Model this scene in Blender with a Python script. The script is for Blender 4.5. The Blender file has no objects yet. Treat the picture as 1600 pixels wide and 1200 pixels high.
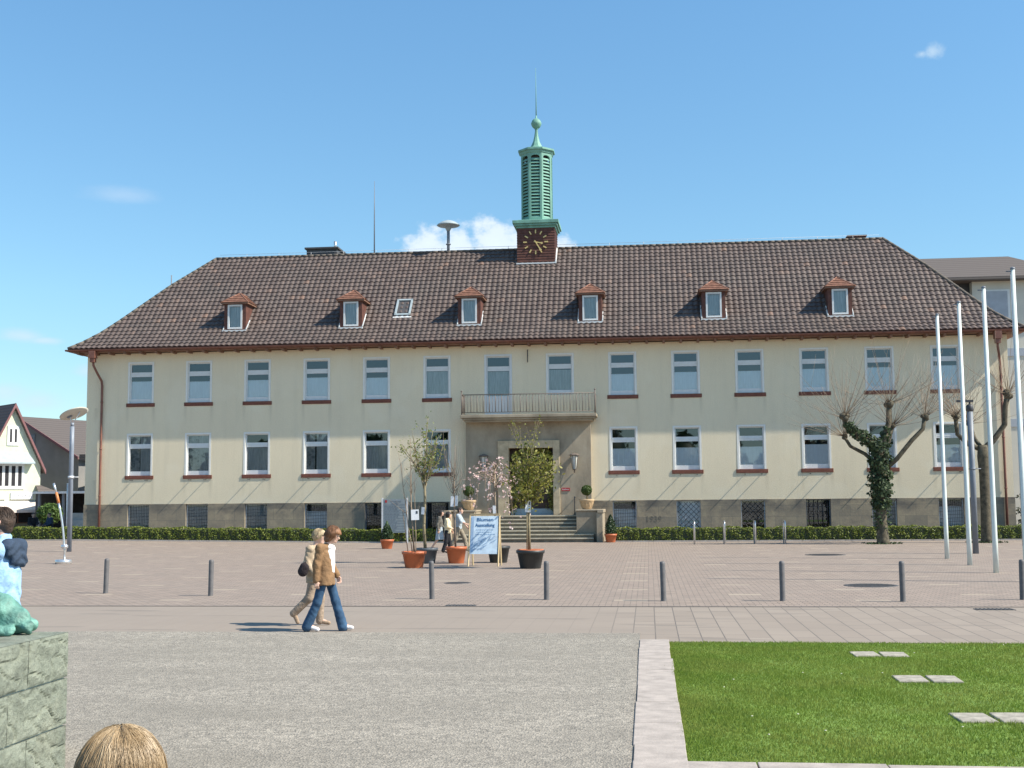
import bpy, math, random
import numpy as np
from mathutils import Vector, Matrix, noise as mnoise
R = random.Random(7)
NR = np.random.RandomState(5)
scene = bpy.context.scene
C = scene.collection
PI = math.pi

# ------------------------------------------------------------------ camera numbers
F, PITCH, ROLL, YAW = 1920.0, 0.09408, -0.00832, -0.10907
CX, CY, CZ = 26.78667, -62.72541, 2.05

def cam_vec(x, y, z):            # camera coords (right, forward, up) -> world
    c, s = math.cos(-ROLL), math.sin(-ROLL)
    u, v = c * x - s * (-z), s * x + c * (-z)
    x, yy, zz = u, y, -v
    c, s = math.cos(PITCH), math.sin(PITCH)
    y2, z2 = c * yy - s * zz, s * yy + c * zz
    c, s = math.cos(YAW), math.sin(YAW)
    return Vector((c * x + s * y2, -s * x + c * y2, z2))

def view_dir(px, py):
    return cam_vec((px - 800) / F, 1.0, -(py - 600) / F).normalized()

cam = bpy.data.cameras.new('camera')
cam.sensor_width = 36; cam.lens = 36 * F / 1600; cam.clip_end = 3000; cam.clip_start = .1
camo = bpy.data.objects.new('camera', cam); C.objects.link(camo)
r_, u_, f_ = cam_vec(1, 0, 0), cam_vec(0, 0, 1), cam_vec(0, 1, 0)
M = Matrix(((r_.x, u_.x, -f_.x, CX), (r_.y, u_.y, -f_.y, CY), (r_.z, u_.z, -f_.z, CZ), (0, 0, 0, 1)))
camo.matrix_world = M
scene.camera = camo

# ------------------------------------------------------------------ materials
def new_mat(name):
    m = bpy.data.materials.new(name); m.use_nodes = True
    nt = m.node_tree
    return m, nt, nt.nodes, nt.links, nt.nodes['Principled BSDF']

def setv(sock, v):
    sock.default_value = v

def rgba(c): return (c[0], c[1], c[2], 1)

def ramp(nt, fac, stops):
    n = nt.nodes.new('ShaderNodeValToRGB')
    e = n.color_ramp.elements
    while len(e) < len(stops): e.new(0.5)
    for i, (p, c) in enumerate(stops):
        e[i].position = p; e[i].color = rgba(c)
    nt.links.new(fac, n.inputs[0]); return n.outputs[0]

def coords(nt, kind='Object', scale=(1, 1, 1)):
    t = nt.nodes.new('ShaderNodeTexCoord'); mp = nt.nodes.new('ShaderNodeMapping')
    mp.inputs['Scale'].default_value = scale
    nt.links.new(t.outputs[kind], mp.inputs['Vector']); return mp.outputs[0]

def noise(nt, vec, scale, detail=4, rough=.6):
    n = nt.nodes.new('ShaderNodeTexNoise'); n.inputs['Scale'].default_value = scale
    n.inputs['Detail'].default_value = detail; n.inputs['Roughness'].default_value = rough
    nt.links.new(vec, n.inputs['Vector']); return n.outputs['Fac']

def mixc(nt, fac, a, b, mode='MIX'):
    n = nt.nodes.new('ShaderNodeMix'); n.data_type = 'RGBA'; n.blend_type = mode
    for s, v in ((n.inputs[0], fac), (n.inputs[6], a), (n.inputs[7], b)):
        if hasattr(v, 'is_output'): nt.links.new(v, s)
        elif isinstance(v, (int, float)): s.default_value = v
        else: s.default_value = rgba(v)
    return n.outputs[2]

def math_(nt, op, a, b=0.0, c=None):
    n = nt.nodes.new('ShaderNodeMath'); n.operation = op
    for s, v in zip(n.inputs, (a, b) if c is None else (a, b, c)):
        if hasattr(v, 'is_output'): nt.links.new(v, s)
        else: s.default_value = v
    return n.outputs[0]

def bump(nt, h, strength=.3, dist=.02):
    b = nt.nodes.new('ShaderNodeBump'); b.inputs['Strength'].default_value = strength
    b.inputs['Distance'].default_value = dist
    nt.links.new(h, b.inputs['Height'])
    nt.links.new(b.outputs[0], nt.nodes['Principled BSDF'].inputs['Normal'])

def plain(name, c, rough=.7, var=.15, scale=6, metal=0.0, bmp=0.0, bscale=40, stretch=(1, 1, 1), spec=None):
    m, nt, N, L, bs = new_mat(name)
    v = coords(nt, 'Object', stretch)
    n1 = noise(nt, v, scale, 5)
    a = tuple(min(1, x * (1 - var)) for x in c); b = tuple(min(1, x * (1 + var)) for x in c)
    L.new(ramp(nt, n1, [(.3, a), (.7, b)]), bs.inputs['Base Color'])
    bs.inputs['Roughness'].default_value = rough; bs.inputs['Metallic'].default_value = metal
    if spec is not None: bs.inputs['Specular IOR Level'].default_value = spec
    if bmp: bump(nt, noise(nt, v, bscale, 3), bmp, .02)
    return m

MT = {}
def build_materials():
    P = plain
    # roughcast facade
    m, nt, N, L, bs = new_mat('render'); v = coords(nt)
    vs = coords(nt, 'Object', (1, 1, .35))
    big = noise(nt, vs, .55, 6, .65); fine = noise(nt, v, 23, 5, .75); mid = noise(nt, v, 3.2, 5)
    base = ramp(nt, big, [(.3, (0.6865, 0.5813, 0.404)), (.72, (0.8044, 0.6935, 0.4837))])
    base = mixc(nt, math_(nt, 'MULTIPLY', mid, .4), base, (0.6148, 0.5201, 0.3591))
    base = mixc(nt, ramp(nt, fine, [(.4, (0, 0, 0)), (.62, (.75, .75, .75))]), base, (0.8607, 0.7547, 0.5635))
    streak = noise(nt, coords(nt, 'Object', (2.2, 1, .12)), 1.0, 6, .7)
    base = mixc(nt, ramp(nt, streak, [(.50, (0, 0, 0)), (.75, (.2, .2, .2))]), base, (0.4816, 0.4283, 0.3192))
    sp = N.new('ShaderNodeSeparateXYZ'); L.new(v, sp.inputs[0])
    dx = math_(nt, 'PINGPONG', math_(nt, 'ADD', sp.outputs[0], 16.0), 1.6)
    ends = math_(nt, 'SUBTRACT', 1.0, math_(nt, 'MULTIPLY', math_(nt, 'ABSOLUTE', math_(nt, 'SUBTRACT', dx, .72)), 7.0)); ends = math_(nt, 'MAXIMUM', ends, 0.0)
    stn = None
    for z0 in (3.27, 7.12):
        mr = N.new('ShaderNodeMapRange'); L.new(sp.outputs[2], mr.inputs[0]); mr.inputs[1].default_value = z0 - 1.1; mr.inputs[2].default_value = z0
        o_ = math_(nt, 'MULTIPLY', mr.outputs[0], math_(nt, 'LESS_THAN', sp.outputs[2], z0)); stn = o_ if stn is None else math_(nt, 'ADD', stn, o_)
    drip = noise(nt, coords(nt, 'Object', (9, 1, .5)), 1.0, 5, .7)
    base = mixc(nt, math_(nt, 'MULTIPLY', math_(nt, 'MULTIPLY', stn, ends), math_(nt, 'MULTIPLY', drip, .55)), base, (0.3074, 0.2652, 0.1895))
    patch = noise(nt, v, .33, 3, .5)
    base = mixc(nt, ramp(nt, patch, [(.55, (0, 0, 0)), (.6, (.16, .16, .16))]), base, (0.8402, 0.7751, 0.6184))
    L.new(base, bs.inputs['Base Color']); bs.inputs['Roughness'].default_value = .92
    bump(nt, fine, .3, .03); MT['render'] = m
    # ashlar plinth
    m, nt, N, L, bs = new_mat('sandstone'); v = coords(nt)
    mp = N.new('ShaderNodeMapping'); L.new(v, mp.inputs[0]); mp.inputs['Rotation'].default_value = (PI / 2, 0, 0)
    bk = N.new('ShaderNodeTexBrick'); L.new(mp.outputs[0], bk.inputs['Vector'])
    bk.inputs['Scale'].default_value = 1; bk.inputs['Brick Width'].default_value = 1.05; bk.inputs['Row Height'].default_value = .56
    bk.inputs['Mortar Size'].default_value = .008; bk.inputs['Color1'].default_value = rgba((.39, .315, .21)); bk.inputs['Color2'].default_value = rgba((.27, .23, .165)); bk.inputs['Mortar'].default_value = rgba((.2, .18, .14))
    n = noise(nt, v, 1.6, 6, .7)
    c = mixc(nt, ramp(nt, n, [(.4, (0, 0, 0)), (.7, (.75, .75, .75))]), bk.outputs[0], (.17, .15, .125))
    sp = N.new('ShaderNodeSeparateXYZ'); L.new(v, sp.inputs[0]); mr = N.new('ShaderNodeMapRange'); L.new(sp.outputs[2], mr.inputs[0]); mr.inputs[1].default_value = 1.2; mr.inputs[2].default_value = 1.75
    pn = noise(nt, coords(nt, 'Object', (.55, 1, 1)), 1.1, 4)
    c = mixc(nt, math_(nt, 'MULTIPLY', mr.outputs[0], ramp(nt, pn, [(.42, (0, 0, 0)), (.6, (.75, .75, .75))])), c, (.095, .088, .08))
    L.new(c, bs.inputs['Base Color']); bs.inputs['Roughness'].default_value = .9; bump(nt, noise(nt, v, 18, 4), .35, .02); MT['sandstone'] = m
    # portal stone
    m, nt, N, L, bs = new_mat('portal_stone'); v = coords(nt); v2 = coords(nt, 'Object', (1, 1, .5))
    n = noise(nt, v2, .9, 7, .68)
    L.new(ramp(nt, n, [(.3, (.2, .165, .12)), (.5, (.33, .275, .2)), (.72, (.43, .365, .27))]), bs.inputs['Base Color'])
    bs.inputs['Roughness'].default_value = .88; bump(nt, noise(nt, v, 14, 5), .25, .02); MT['portal_stone'] = m
    MT['portal_frame'] = P('portal_frame', (.47, .38, .25), .85, .25, 3, bmp=.2)
    # step stone
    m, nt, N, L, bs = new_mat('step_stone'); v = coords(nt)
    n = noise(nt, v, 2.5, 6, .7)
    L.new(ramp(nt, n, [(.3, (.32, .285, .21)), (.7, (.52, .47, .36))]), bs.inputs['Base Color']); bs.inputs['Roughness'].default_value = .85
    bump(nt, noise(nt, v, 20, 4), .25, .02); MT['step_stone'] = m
    MT['step_shaded'] = P('step_shaded', (.16, .14, .105), .9, .3, 4, bmp=.2)  # darker copy of the step stone, shade of the risers put into its colour
    # roof tiles (UV: one unit per tile)
    def tile(name, c1, c2, c3):
        m, nt, N, L, bs = new_mat(name)
        uv = N.new('ShaderNodeUVMap'); sep = N.new('ShaderNodeSeparateXYZ'); L.new(uv.outputs[0], sep.inputs[0])
        fx = math_(nt, 'FLOOR', sep.outputs[0]); fy = math_(nt, 'FLOOR', sep.outputs[1])
        cb = N.new('ShaderNodeCombineXYZ'); L.new(fx, cb.inputs[0]); L.new(fy, cb.inputs[1])
        wn = N.new('ShaderNodeTexWhiteNoise'); wn.noise_dimensions = '3D'; L.new(cb.outputs[0], wn.inputs['Vector'])
        base = ramp(nt, wn.outputs['Value'], [(0, c1), (.55, c2), (.97, c3), (1, (.20, .12, .085))])
        v = coords(nt); n = noise(nt, v, .5, 5, .7); n2 = noise(nt, v, 9, 4, .7)
        base = mixc(nt, ramp(nt, n, [(.42, (0, 0, 0)), (.68, (.55, .55, .55))]), base, (.078, .066, .059))
        base = mixc(nt, ramp(nt, n2, [(.5, (0, 0, 0)), (.8, (.5, .5, .5))]), base, (.145, .13, .115))
        L.new(base, bs.inputs['Base Color']); bs.inputs['Roughness'].default_value = .62
        bump(nt, n2, .2, .01); MT[name] = m
    tile('roof_tile', (.082, .058, .050), (.106, .076, .065), (.132, .096, .082))
    MT['ridge_tile'] = P('ridge_tile', (.12, .10, .08), .8, .4, 5, bmp=.2)
    MT['red_tile'] = P('red_tile', (.20, .092, .058), .8, .4, 7, bmp=.3, bscale=25)
    MT['hung_tile'] = P('hung_tile', (.105, .04, .028), .75, .35, 5, bmp=.3, bscale=22)
    MT['brown_metal'] = P('brown_metal', (.20, .085, .06), .5, .25, 3, spec=.4)
    MT['soffit'] = P('soffit', (.22, .12, .08), .8, .3, 4)
    MT['sill_brick'] = P('sill_brick', (.175, .062, .04), .8, .3, 9, bmp=.2)
    MT['white_paint'] = P('white_paint', (.68, .69, .68), .5, .05, 5)
    MT['casing_paint'] = P('casing_paint', (.76, .745, .69), .7, .06, 5)
    MT['zinc'] = P('zinc', (.62, .63, .64), .45, .12, 5)
    MT['curtain_white'] = P('curtain_white', (.84, .86, .90), .9, .08, 9, stretch=(4, 1, .3))
    MT['curtain_grey'] = P('curtain_grey', (.48, .48, .48), .95, .25, 7, stretch=(3, 1, .3))
    MT['curtain_lace'] = P('curtain_lace', (.36, .36, .36), .95, .5, 8)
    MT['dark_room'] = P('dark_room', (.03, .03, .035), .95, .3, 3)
    MT['iron'] = P('iron', (.045, .045, .05), .55, .25, 8)
    MT['railing_metal'] = P('railing_metal', (.15, .12, .10), .6, .2, 8)
    MT['wood_dark'] = P('wood_dark', (.06, .03, .02), .55, .35, 4, stretch=(6, 6, 1))
    MT['wood_light'] = P('wood_light', (.52, .40, .23), .65, .15, 8, stretch=(5, 5, 1))
    MT['copper_patina'] = P('copper_patina', (.165, .345, .272), .65, .25, 2.2, bmp=.1, stretch=(1, 1, .4))
    MT['bronze_patina'] = P('bronze_patina', (.12, .265, .215), .6, .55, 9, bmp=.8, bscale=26)
    MT['gold'] = P('gold', (.75, .55, .22), .4, .1, 5, metal=.3)
    MT['steel'] = P('steel', (.66, .67, .68), .3, .06, 9, metal=.75)
    MT['alu_pole'] = P('alu_pole', (.66, .71, .67), .4, .06, 4)
    MT['grey_paint'] = P('grey_paint', (.17, .19, .22), .5, .12, 4)
    MT['lamp_grey'] = P('lamp_grey', (.22, .25, .30), .45, .1, 4)
    MT['disc_cream'] = P('disc_cream', (.52, .5, .44), .5, .08, 4)
    MT['bollard_grey'] = P('bollard_grey', (.12, .115, .115), .6, .2, 8)
    MT['manhole_iron'] = P('manhole_iron', (.075, .072, .07), .6, .3, 14, bmp=.4, bscale=30)
    MT['orange'] = P('orange', (.62, .22, .07), .5, .1, 5)
    MT['terracotta'] = P('terracotta', (.43, .135, .06), .75, .18, 6, bmp=.15)
    MT['plastic_terracotta'] = P('plastic_terracotta', (.50, .14, .055), .5, .1, 4)
    MT['pot_stone'] = P('pot_stone', (.48, .34, .20), .85, .2, 8, bmp=.2)
    MT['black_plastic'] = P('black_plastic', (.03, .033, .034), .5, .2, 5)
    MT['grey_plastic'] = P('grey_plastic', (.085, .1, .115), .5, .15, 5)
    MT['soil'] = P('soil', (.07, .045, .03), .95, .4, 20, bmp=.6)
    MT['bark'] = P('bark', (.095, .08, .052), .9, .6, 7, bmp=.6, bscale=25)
    MT['bark_young'] = P('bark_young', (.24, .2, .12), .85, .3, 12)
    MT['twig'] = P('twig', (.29, .22, .155), .85, .25, 8)
    MT['twig_grey'] = P('twig_grey', (.20, .165, .13), .85, .25, 8)
    def leaf(name, a, b, rough=.55, scale=3.0, tr=.25):
        m, nt, N, L, bs = new_mat(name); v = coords(nt)
        geo = N.new('ShaderNodeNewGeometry')
        L.new(ramp(nt, geo.outputs['Random Per Island'], [(0, a), (1, b)]), bs.inputs['Base Color'])
        bs.inputs['Roughness'].default_value = rough
        if tr:
            t = N.new('ShaderNodeBsdfTranslucent'); mx = N.new('ShaderNodeMixShader'); mx.inputs[0].default_value = tr
            L.new(ramp(nt, geo.outputs['Random Per Island'], [(0, a), (1, b)]), t.inputs[0])
            L.new(bs.outputs[0], mx.inputs[1]); L.new(t.outputs[0], mx.inputs[2]); L.new(mx.outputs[0], N['Material Output'].inputs[0])
        MT[name] = m
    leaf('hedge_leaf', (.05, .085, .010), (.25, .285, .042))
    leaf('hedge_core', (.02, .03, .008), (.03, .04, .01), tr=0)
    leaf('box_leaf', (.03, .065, .012), (.10, .15, .03))
    leaf('dark_leaf', (.012, .035, .012), (.045, .085, .025))
    leaf('ivy_leaf', (.012, .028, .010), (.085, .125, .05), .75)
    leaf('young_leaf', (.12, .16, .03), (.26, .29, .07), tr=.4)
    leaf('crown_leaf', (.10, .13, .02), (.33, .30, .065), tr=.35)
    leaf('blossom', (.66, .42, .40), (.84, .72, .69), .6, tr=.3)
    leaf('fir_leaf', (.006, .02, .010), (.02, .05, .022), tr=0)
    leaf('far_leaf', (.05, .10, .02), (.12, .19, .04))
    # grass
    m, nt, N, L, bs = new_mat('grass_blade'); v = coords(nt)
    geo = N.new('ShaderNodeNewGeometry')
    big = noise(nt, v, .9, 6, .65)
    c = ramp(nt, geo.outputs['Random Per Island'], [(0, (0.1488, 0.2312, 0.0322)), (.8, (0.1946, 0.282, 0.0483)), (1, (0.2862, 0.3497, 0.092))])
    c = mixc(nt, ramp(nt, big, [(.36, (0, 0, 0)), (.64, (.85, .85, .85))]), c, (0.2576, 0.2989, 0.069))
    L.new(c, bs.inputs['Base Color']); bs.inputs['Roughness'].default_value = .85; bs.inputs['Specular IOR Level'].default_value = .15
    t = N.new('ShaderNodeBsdfTranslucent'); L.new(c, t.inputs[0]); mx = N.new('ShaderNodeMixShader'); mx.inputs[0].default_value = .45
    L.new(bs.outputs[0], mx.inputs[1]); L.new(t.outputs[0], mx.inputs[2]); L.new(mx.outputs[0], N['Material Output'].inputs[0]); MT['grass_blade'] = m
    MT['lawn_soil'] = P('lawn_soil', (0.147, 0.236, 0.0374), .95, .3, 3, bmp=.5, bscale=60)
    MT['daisy'] = P('daisy', (.75, .72, .55), .7, .1, 5)
    # gravel
    m, nt, N, L, bs = new_mat('gravel'); v = coords(nt)
    vo = N.new('ShaderNodeTexVoronoi'); vo.inputs['Scale'].default_value = 58; L.new(v, vo.inputs['Vector'])
    sep = N.new('ShaderNodeSeparateColor'); L.new(vo.outputs['Color'], sep.inputs[0])
    vo2 = N.new('ShaderNodeTexVoronoi'); vo2.inputs['Scale'].default_value = 17; L.new(v, vo2.inputs['Vector'])
    sep2 = N.new('ShaderNodeSeparateColor'); L.new(vo2.outputs['Color'], sep2.inputs[0])
    c = ramp(nt, sep.outputs[0], [(0, (0.1192, 0.11, 0.09406)), (.35, (0.2384, 0.214, 0.1773)), (.75, (0.3477, 0.3114, 0.2553)), (1, (0.5166, 0.4518, 0.3673))])
    c2 = ramp(nt, sep2.outputs[0], [(0, (0.1688, 0.1542, 0.1298)), (.5, (0.2881, 0.2603, 0.215)), (1, (0.4371, 0.3928, 0.3225))])
    c = mixc(nt, .45, c, c2)
    vst = coords(nt, 'Object', (.6, 1.6, 1))
    big = noise(nt, vst, .55, 7, .65)
    c = mixc(nt, ramp(nt, big, [(.38, (0, 0, 0)), (.66, (0.616, 0.616, 0.616))]), c, (0.2086, 0.1865, 0.1523))
    L.new(c, bs.inputs['Base Color']); bs.inputs['Roughness'].default_value = .95
    bump(nt, vo.outputs['Distance'], .55, .02); MT['gravel'] = m
    # slab road
    m, nt, N, L, bs = new_mat('slab_road'); v = coords(nt)
    mp = N.new('ShaderNodeMapping'); L.new(v, mp.inputs[0]); mp.inputs['Rotation'].default_value = (0, 0, PI / 2)
    bk = N.new('ShaderNodeTexBrick'); L.new(mp.outputs[0], bk.inputs['Vector'])
    bk.inputs['Scale'].default_value = 1; bk.inputs['Brick Width'].default_value = 1.0; bk.inputs['Row Height'].default_value = .34
    bk.inputs['Mortar Size'].default_value = .009; bk.offset = .35
    bk.inputs['Color1'].default_value = rgba((0.3074, 0.2551, 0.2067)); bk.inputs['Color2'].default_value = rgba((0.2601, 0.2139, 0.1729)); bk.inputs['Mortar'].default_value = rgba((.085, .075, .07))
    vst = coords(nt, 'Object', (.35, 1.3, 1)); n = noise(nt, vst, .8, 6, .6)
    sx = N.new('ShaderNodeSeparateXYZ'); L.new(v, sx.inputs[0])
    left = N.new('ShaderNodeMapRange'); L.new(sx.outputs[0], left.inputs[0]); left.inputs[1].default_value = 27.2; left.inputs[2].default_value = 25.2; left.interpolation_type = 'SMOOTHSTEP'
    fl = math_(nt, 'MULTIPLY', left.outputs[0], .85)
    c = mixc(nt, fl, bk.outputs[0], (0.2772, 0.2305, 0.1898))
    c = mixc(nt, ramp(nt, n, [(.4, (0, 0, 0)), (.72, (0.45, 0.45, 0.45))]), c, (0.2268, 0.1913, 0.1586))
    dk = noise(nt, coords(nt, 'Object', (.55, 3.2, 1)), .9, 2, .4)
    c = mixc(nt, ramp(nt, dk, [(.63, (0, 0, 0)), (.67, (0.495, 0.495, 0.495))]), c, (0.1512, 0.1324, 0.114))
    c = mixc(nt, math_(nt, 'MULTIPLY', noise(nt, v, 30, 3), .35), c, (0.2671, 0.2178, 0.1648))
    L.new(c, bs.inputs['Base Color']); bs.inputs['Roughness'].default_value = .85; MT['slab_road'] = m
    # paved square
    m, nt, N, L, bs = new_mat('paved_square'); v = coords(nt)
    bk = N.new('ShaderNodeTexBrick'); L.new(v, bk.inputs['Vector'])
    bk.inputs['Scale'].default_value = 1; bk.inputs['Brick Width'].default_value = .24; bk.inputs['Row Height'].default_value = .16
    bk.inputs['Mortar Size'].default_value = .010
    bk.inputs['Color1'].default_value = rgba((0.3276, 0.2551, 0.2031)); bk.inputs['Color2'].default_value = rgba((0.247, 0.1942, 0.1559)); bk.inputs['Mortar'].default_value = rgba((.095, .08, .07))
    vst = coords(nt, 'Object', (.3, 1.2, 1)); n = noise(nt, vst, .6, 6, .65)
    c = mixc(nt, ramp(nt, n, [(.38, (0, 0, 0)), (.7, (0.54, 0.54, 0.54))]), bk.outputs[0], (0.252, 0.2099, 0.1737))
    # pale paver dashes in a regular grid
    sx = N.new('ShaderNodeSeparateXYZ'); L.new(v, sx.inputs[0])
    row = math_(nt, 'FLOOR', math_(nt, 'DIVIDE', sx.outputs[1], 1.5))
    xs = math_(nt, 'ADD', sx.outputs[0], math_(nt, 'MULTIPLY', math_(nt, 'MODULO', row, 2.0), 2.4))
    mx_ = math_(nt, 'LESS_THAN', math_(nt, 'PINGPONG', xs, 2.4), .34)
    my_ = math_(nt, 'LESS_THAN', math_(nt, 'FRACT', math_(nt, 'DIVIDE', sx.outputs[1], 1.5)), .22)
    dm = math_(nt, 'MULTIPLY', mx_, my_)
    nn = noise(nt, v, .35, 2)
    dm = math_(nt, 'MULTIPLY', dm, math_(nt, 'MULTIPLY', nn, .95))
    c = mixc(nt, dm, c, (0.4032, 0.3335, 0.2495))
    L.new(c, bs.inputs['Base Color']); bs.inputs['Roughness'].default_value = .85; MT['paved_square'] = m
    MT['asphalt'] = P('asphalt', (.2, .19, .185), .9, .2, 3)
    MT['far_ground'] = P('far_ground', (.22, .2, .17), .95, .25, .5)
    MT['joint_dark'] = P('joint_dark', (.13, .12, .115), .9, .25, 4)
    MT['kerb_stone'] = P('kerb_stone', (.42, .38, .34), .85, .2, 4, bmp=.2)
    m = P('strip_stone', (.375, .325, .285), .9, .2, 5, bmp=.25, bscale=40); MT['strip_stone'] = m
    MT['slab_stone'] = P('slab_stone', (.33, .30, .245), .9, .4, 7, bmp=.2)
    # pedestal stone
    m, nt, N, L, bs = new_mat('pedestal_stone'); v = coords(nt)
    n = noise(nt, v, 4.5, 9, .72); n2 = noise(nt, v, 1.4, 5); n3 = noise(nt, v, 26, 6, .7)
    c = ramp(nt, n, [(.28, (.14, .155, .12)), (.47, (.25, .275, .215)), (.7, (.37, .395, .31))])
    c = mixc(nt, ramp(nt, n2, [(.45, (0, 0, 0)), (.7, (.6, .6, .6))]), c, (.255, .235, .165))
    c = mixc(nt, ramp(nt, n3, [(.58, (0, 0, 0)), (.68, (.6, .6, .6))]), c, (.1, .1, .085))
    L.new(c, bs.inputs['Base Color']); bs.inputs['Roughness'].default_value = .92; bump(nt, noise(nt, v, 9, 10, .75), .9, .06); MT['pedestal_stone'] = m
    MT['mortar'] = P('mortar', (.50, .52, .44), .95, .2, 8)
    # glass
    m, nt, N, L, bs = new_mat('window_glass')
    gl = N.new('ShaderNodeBsdfGlossy'); gl.inputs['Roughness'].default_value = .015; gl.inputs['Color'].default_value = (.9, .95, 1, 1)
    tr = N.new('ShaderNodeBsdfTransparent'); tr.inputs[0].default_value = (.86, .9, .9, 1)
    fr = N.new('ShaderNodeFresnel'); fr.inputs[0].default_value = 1.45
    fac = math_(nt, 'MULTIPLY_ADD', fr.outputs[0], 1.5, .075)
    mx = N.new('ShaderNodeMixShader'); L.new(fac, mx.inputs[0]); L.new(tr.outputs[0], mx.inputs[1]); L.new(gl.outputs[0], mx.inputs[2])
    L.new(mx.outputs[0], N['Material Output'].inputs[0]); MT['window_glass'] = m
    MT['lamp_glass'] = P('lamp_glass', (.55, .55, .5), .2, .1, 5)
    # houses
    MT['lime_render'] = P('lime_render', (.62, .655, .50), .9, .1, 2)
    MT['grey_render'] = P('grey_render', (.24, .235, .225), .9, .12, 1)
    MT['cream_render'] = P('cream_render', (.62, .56, .44), .9, .1, 1)
    MT['white_render'] = P('white_render', (.58, .555, .48), .9, .08, 1)
    MT['slate_dark'] = P('slate_dark', (.07, .068, .07), .7, .25, 3)
    MT['band_grey'] = P('band_grey', (.36, .39, .43), .6, .1, 2)
    def rows(name, c, sc):
        m, nt, N, L, bs = new_mat(name); v = coords(nt)
        w = N.new('ShaderNodeTexWave'); w.bands_direction = 'Z'; w.inputs['Scale'].default_value = sc; w.inputs['Distortion'].default_value = .6; w.inputs['Detail'].default_value = 2
        L.new(v, w.inputs['Vector'])
        n = noise(nt, v, 3, 5)
        cc = mixc(nt, math_(nt, 'MULTIPLY', w.outputs['Fac'], .6), tuple(x * 1.2 for x in c), tuple(x * .55 for x in c))
        cc = mixc(nt, math_(nt, 'MULTIPLY', n, .5), cc, c)
        L.new(cc, bs.inputs['Base Color']); bs.inputs['Roughness'].default_value = .8; bump(nt, w.outputs['Fac'], .5, .03); MT[name] = m
    rows('far_tile', (.13, .088, .075), 1.3)
    rows('far_tile_grey', (.105, .087, .077), 1.6)
    MT['verge_purple'] = P('verge_purple', (.2, .09, .09), .7, .2, 3)
    MT['awning'] = P('awning', (.66, .58, .52), .8, .06, 3)
    MT['sign_white'] = P('sign_white', (.78, .8, .82), .5, .04, 4)
    MT['sign_blue'] = P('sign_blue', (.64, .77, .90), .35, .16, 5)
    MT['text_blue'] = P('text_blue', (.02, .12, .30), .5, .1, 4)
    MT['text_dark'] = P('text_dark', (.06, .08, .1), .6, .1, 4)
    MT['text_soft'] = P('text_soft', (.34, .48, .66), .6, .1, 4)
    MT['board_grey'] = P('board_grey', (.34, .40, .42), .55, .12, 4)
    MT['panel_grey'] = P('panel_grey', (.24, .28, .295), .6, .12, 4)
    MT['board_line'] = P('board_line', (.16, .19, .22), .6, .1, 4)
    MT['red_paint'] = P('red_paint', (.38, .03, .03), .5, .1, 4)
    MT['carved'] = P('carved', (.19, .165, .125), .95, .1, 4)
    # people
    MT['skin'] = P('skin', (.60, .37, .27), .55, .08, 12)
    MT['skin_light'] = P('skin_light', (.66, .42, .32), .55, .08, 12)
    MT['hair_auburn'] = P('hair_auburn', (.19, .088, .04), .6, .6, 22, stretch=(1, 1, .25), bmp=.5, bscale=50)
    MT['hair_blonde'] = P('hair_blonde', (.42, .32, .19), .6, .5, 22, bmp=.5, bscale=50)
    MT['hair_dark'] = P('hair_dark', (.02, .014, .01), .5, .3, 14)
    MT['hair_brown'] = P('hair_brown', (.055, .033, .022), .6, .5, 30, bmp=.5, bscale=80)
    m, nt, N, L, bs = new_mat('hair_strand')
    geo = N.new('ShaderNodeNewGeometry')
    L.new(ramp(nt, geo.outputs['Random Per Island'], [(0, (.25, .17, .09)), (.4, (.32, .225, .122)), (.8, (.39, .285, .165)), (1, (.50, .38, .235))]), bs.inputs['Base Color'])
    bs.inputs['Roughness'].default_value = .42; MT['hair_strand'] = m
    MT['hair_under'] = P('hair_under', (.30, .205, .105), .6, .3, 20, stretch=(3, 3, .3))
    for nme, c in dict(tan_suede=(.235, .135, .065), white_cloth=(.80, .78, .76), beige_cloth=(.40, .31, .215), khaki_trouser=(.33, .25, .185), cream_cloth=(.74, .62, .40),
                       grey_cloth=(.36, .41, .44), dark_grey_cloth=(.13, .12, .10), black_cloth=(.014, .014, .018), khaki_cloth=(.26, .22, .16),
                       light_blue_cloth=(.31, .50, .74), navy_cloth=(.03, .05, .085), shoe_white=(.74, .72, .72), shoe_brown=(.36, .26, .18), bag_black=(.03, .022, .025), pink_cloth=(.5, .2, .2)).items():
        MT[nme] = P(nme, c, .9, .22, 11, bmp=.8, bscale=17)
    m, nt, N, L, bs = new_mat('denim'); v = coords(nt)
    L.new(ramp(nt, noise(nt, v, 7, 6, .6), [(.3, (.014, .042, .09)), (.7, (.045, .11, .20))]), bs.inputs['Base Color']); bs.inputs['Roughness'].default_value = .9
    bump(nt, noise(nt, v, 11, 4), .4, .02); MT['denim'] = m
    MT['eye_dark'] = P('eye_dark', (.02, .02, .02), .2, .1, 4)
    MT['lips'] = P('lips', (.42, .16, .13), .5, .1, 4)
build_materials()

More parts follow.
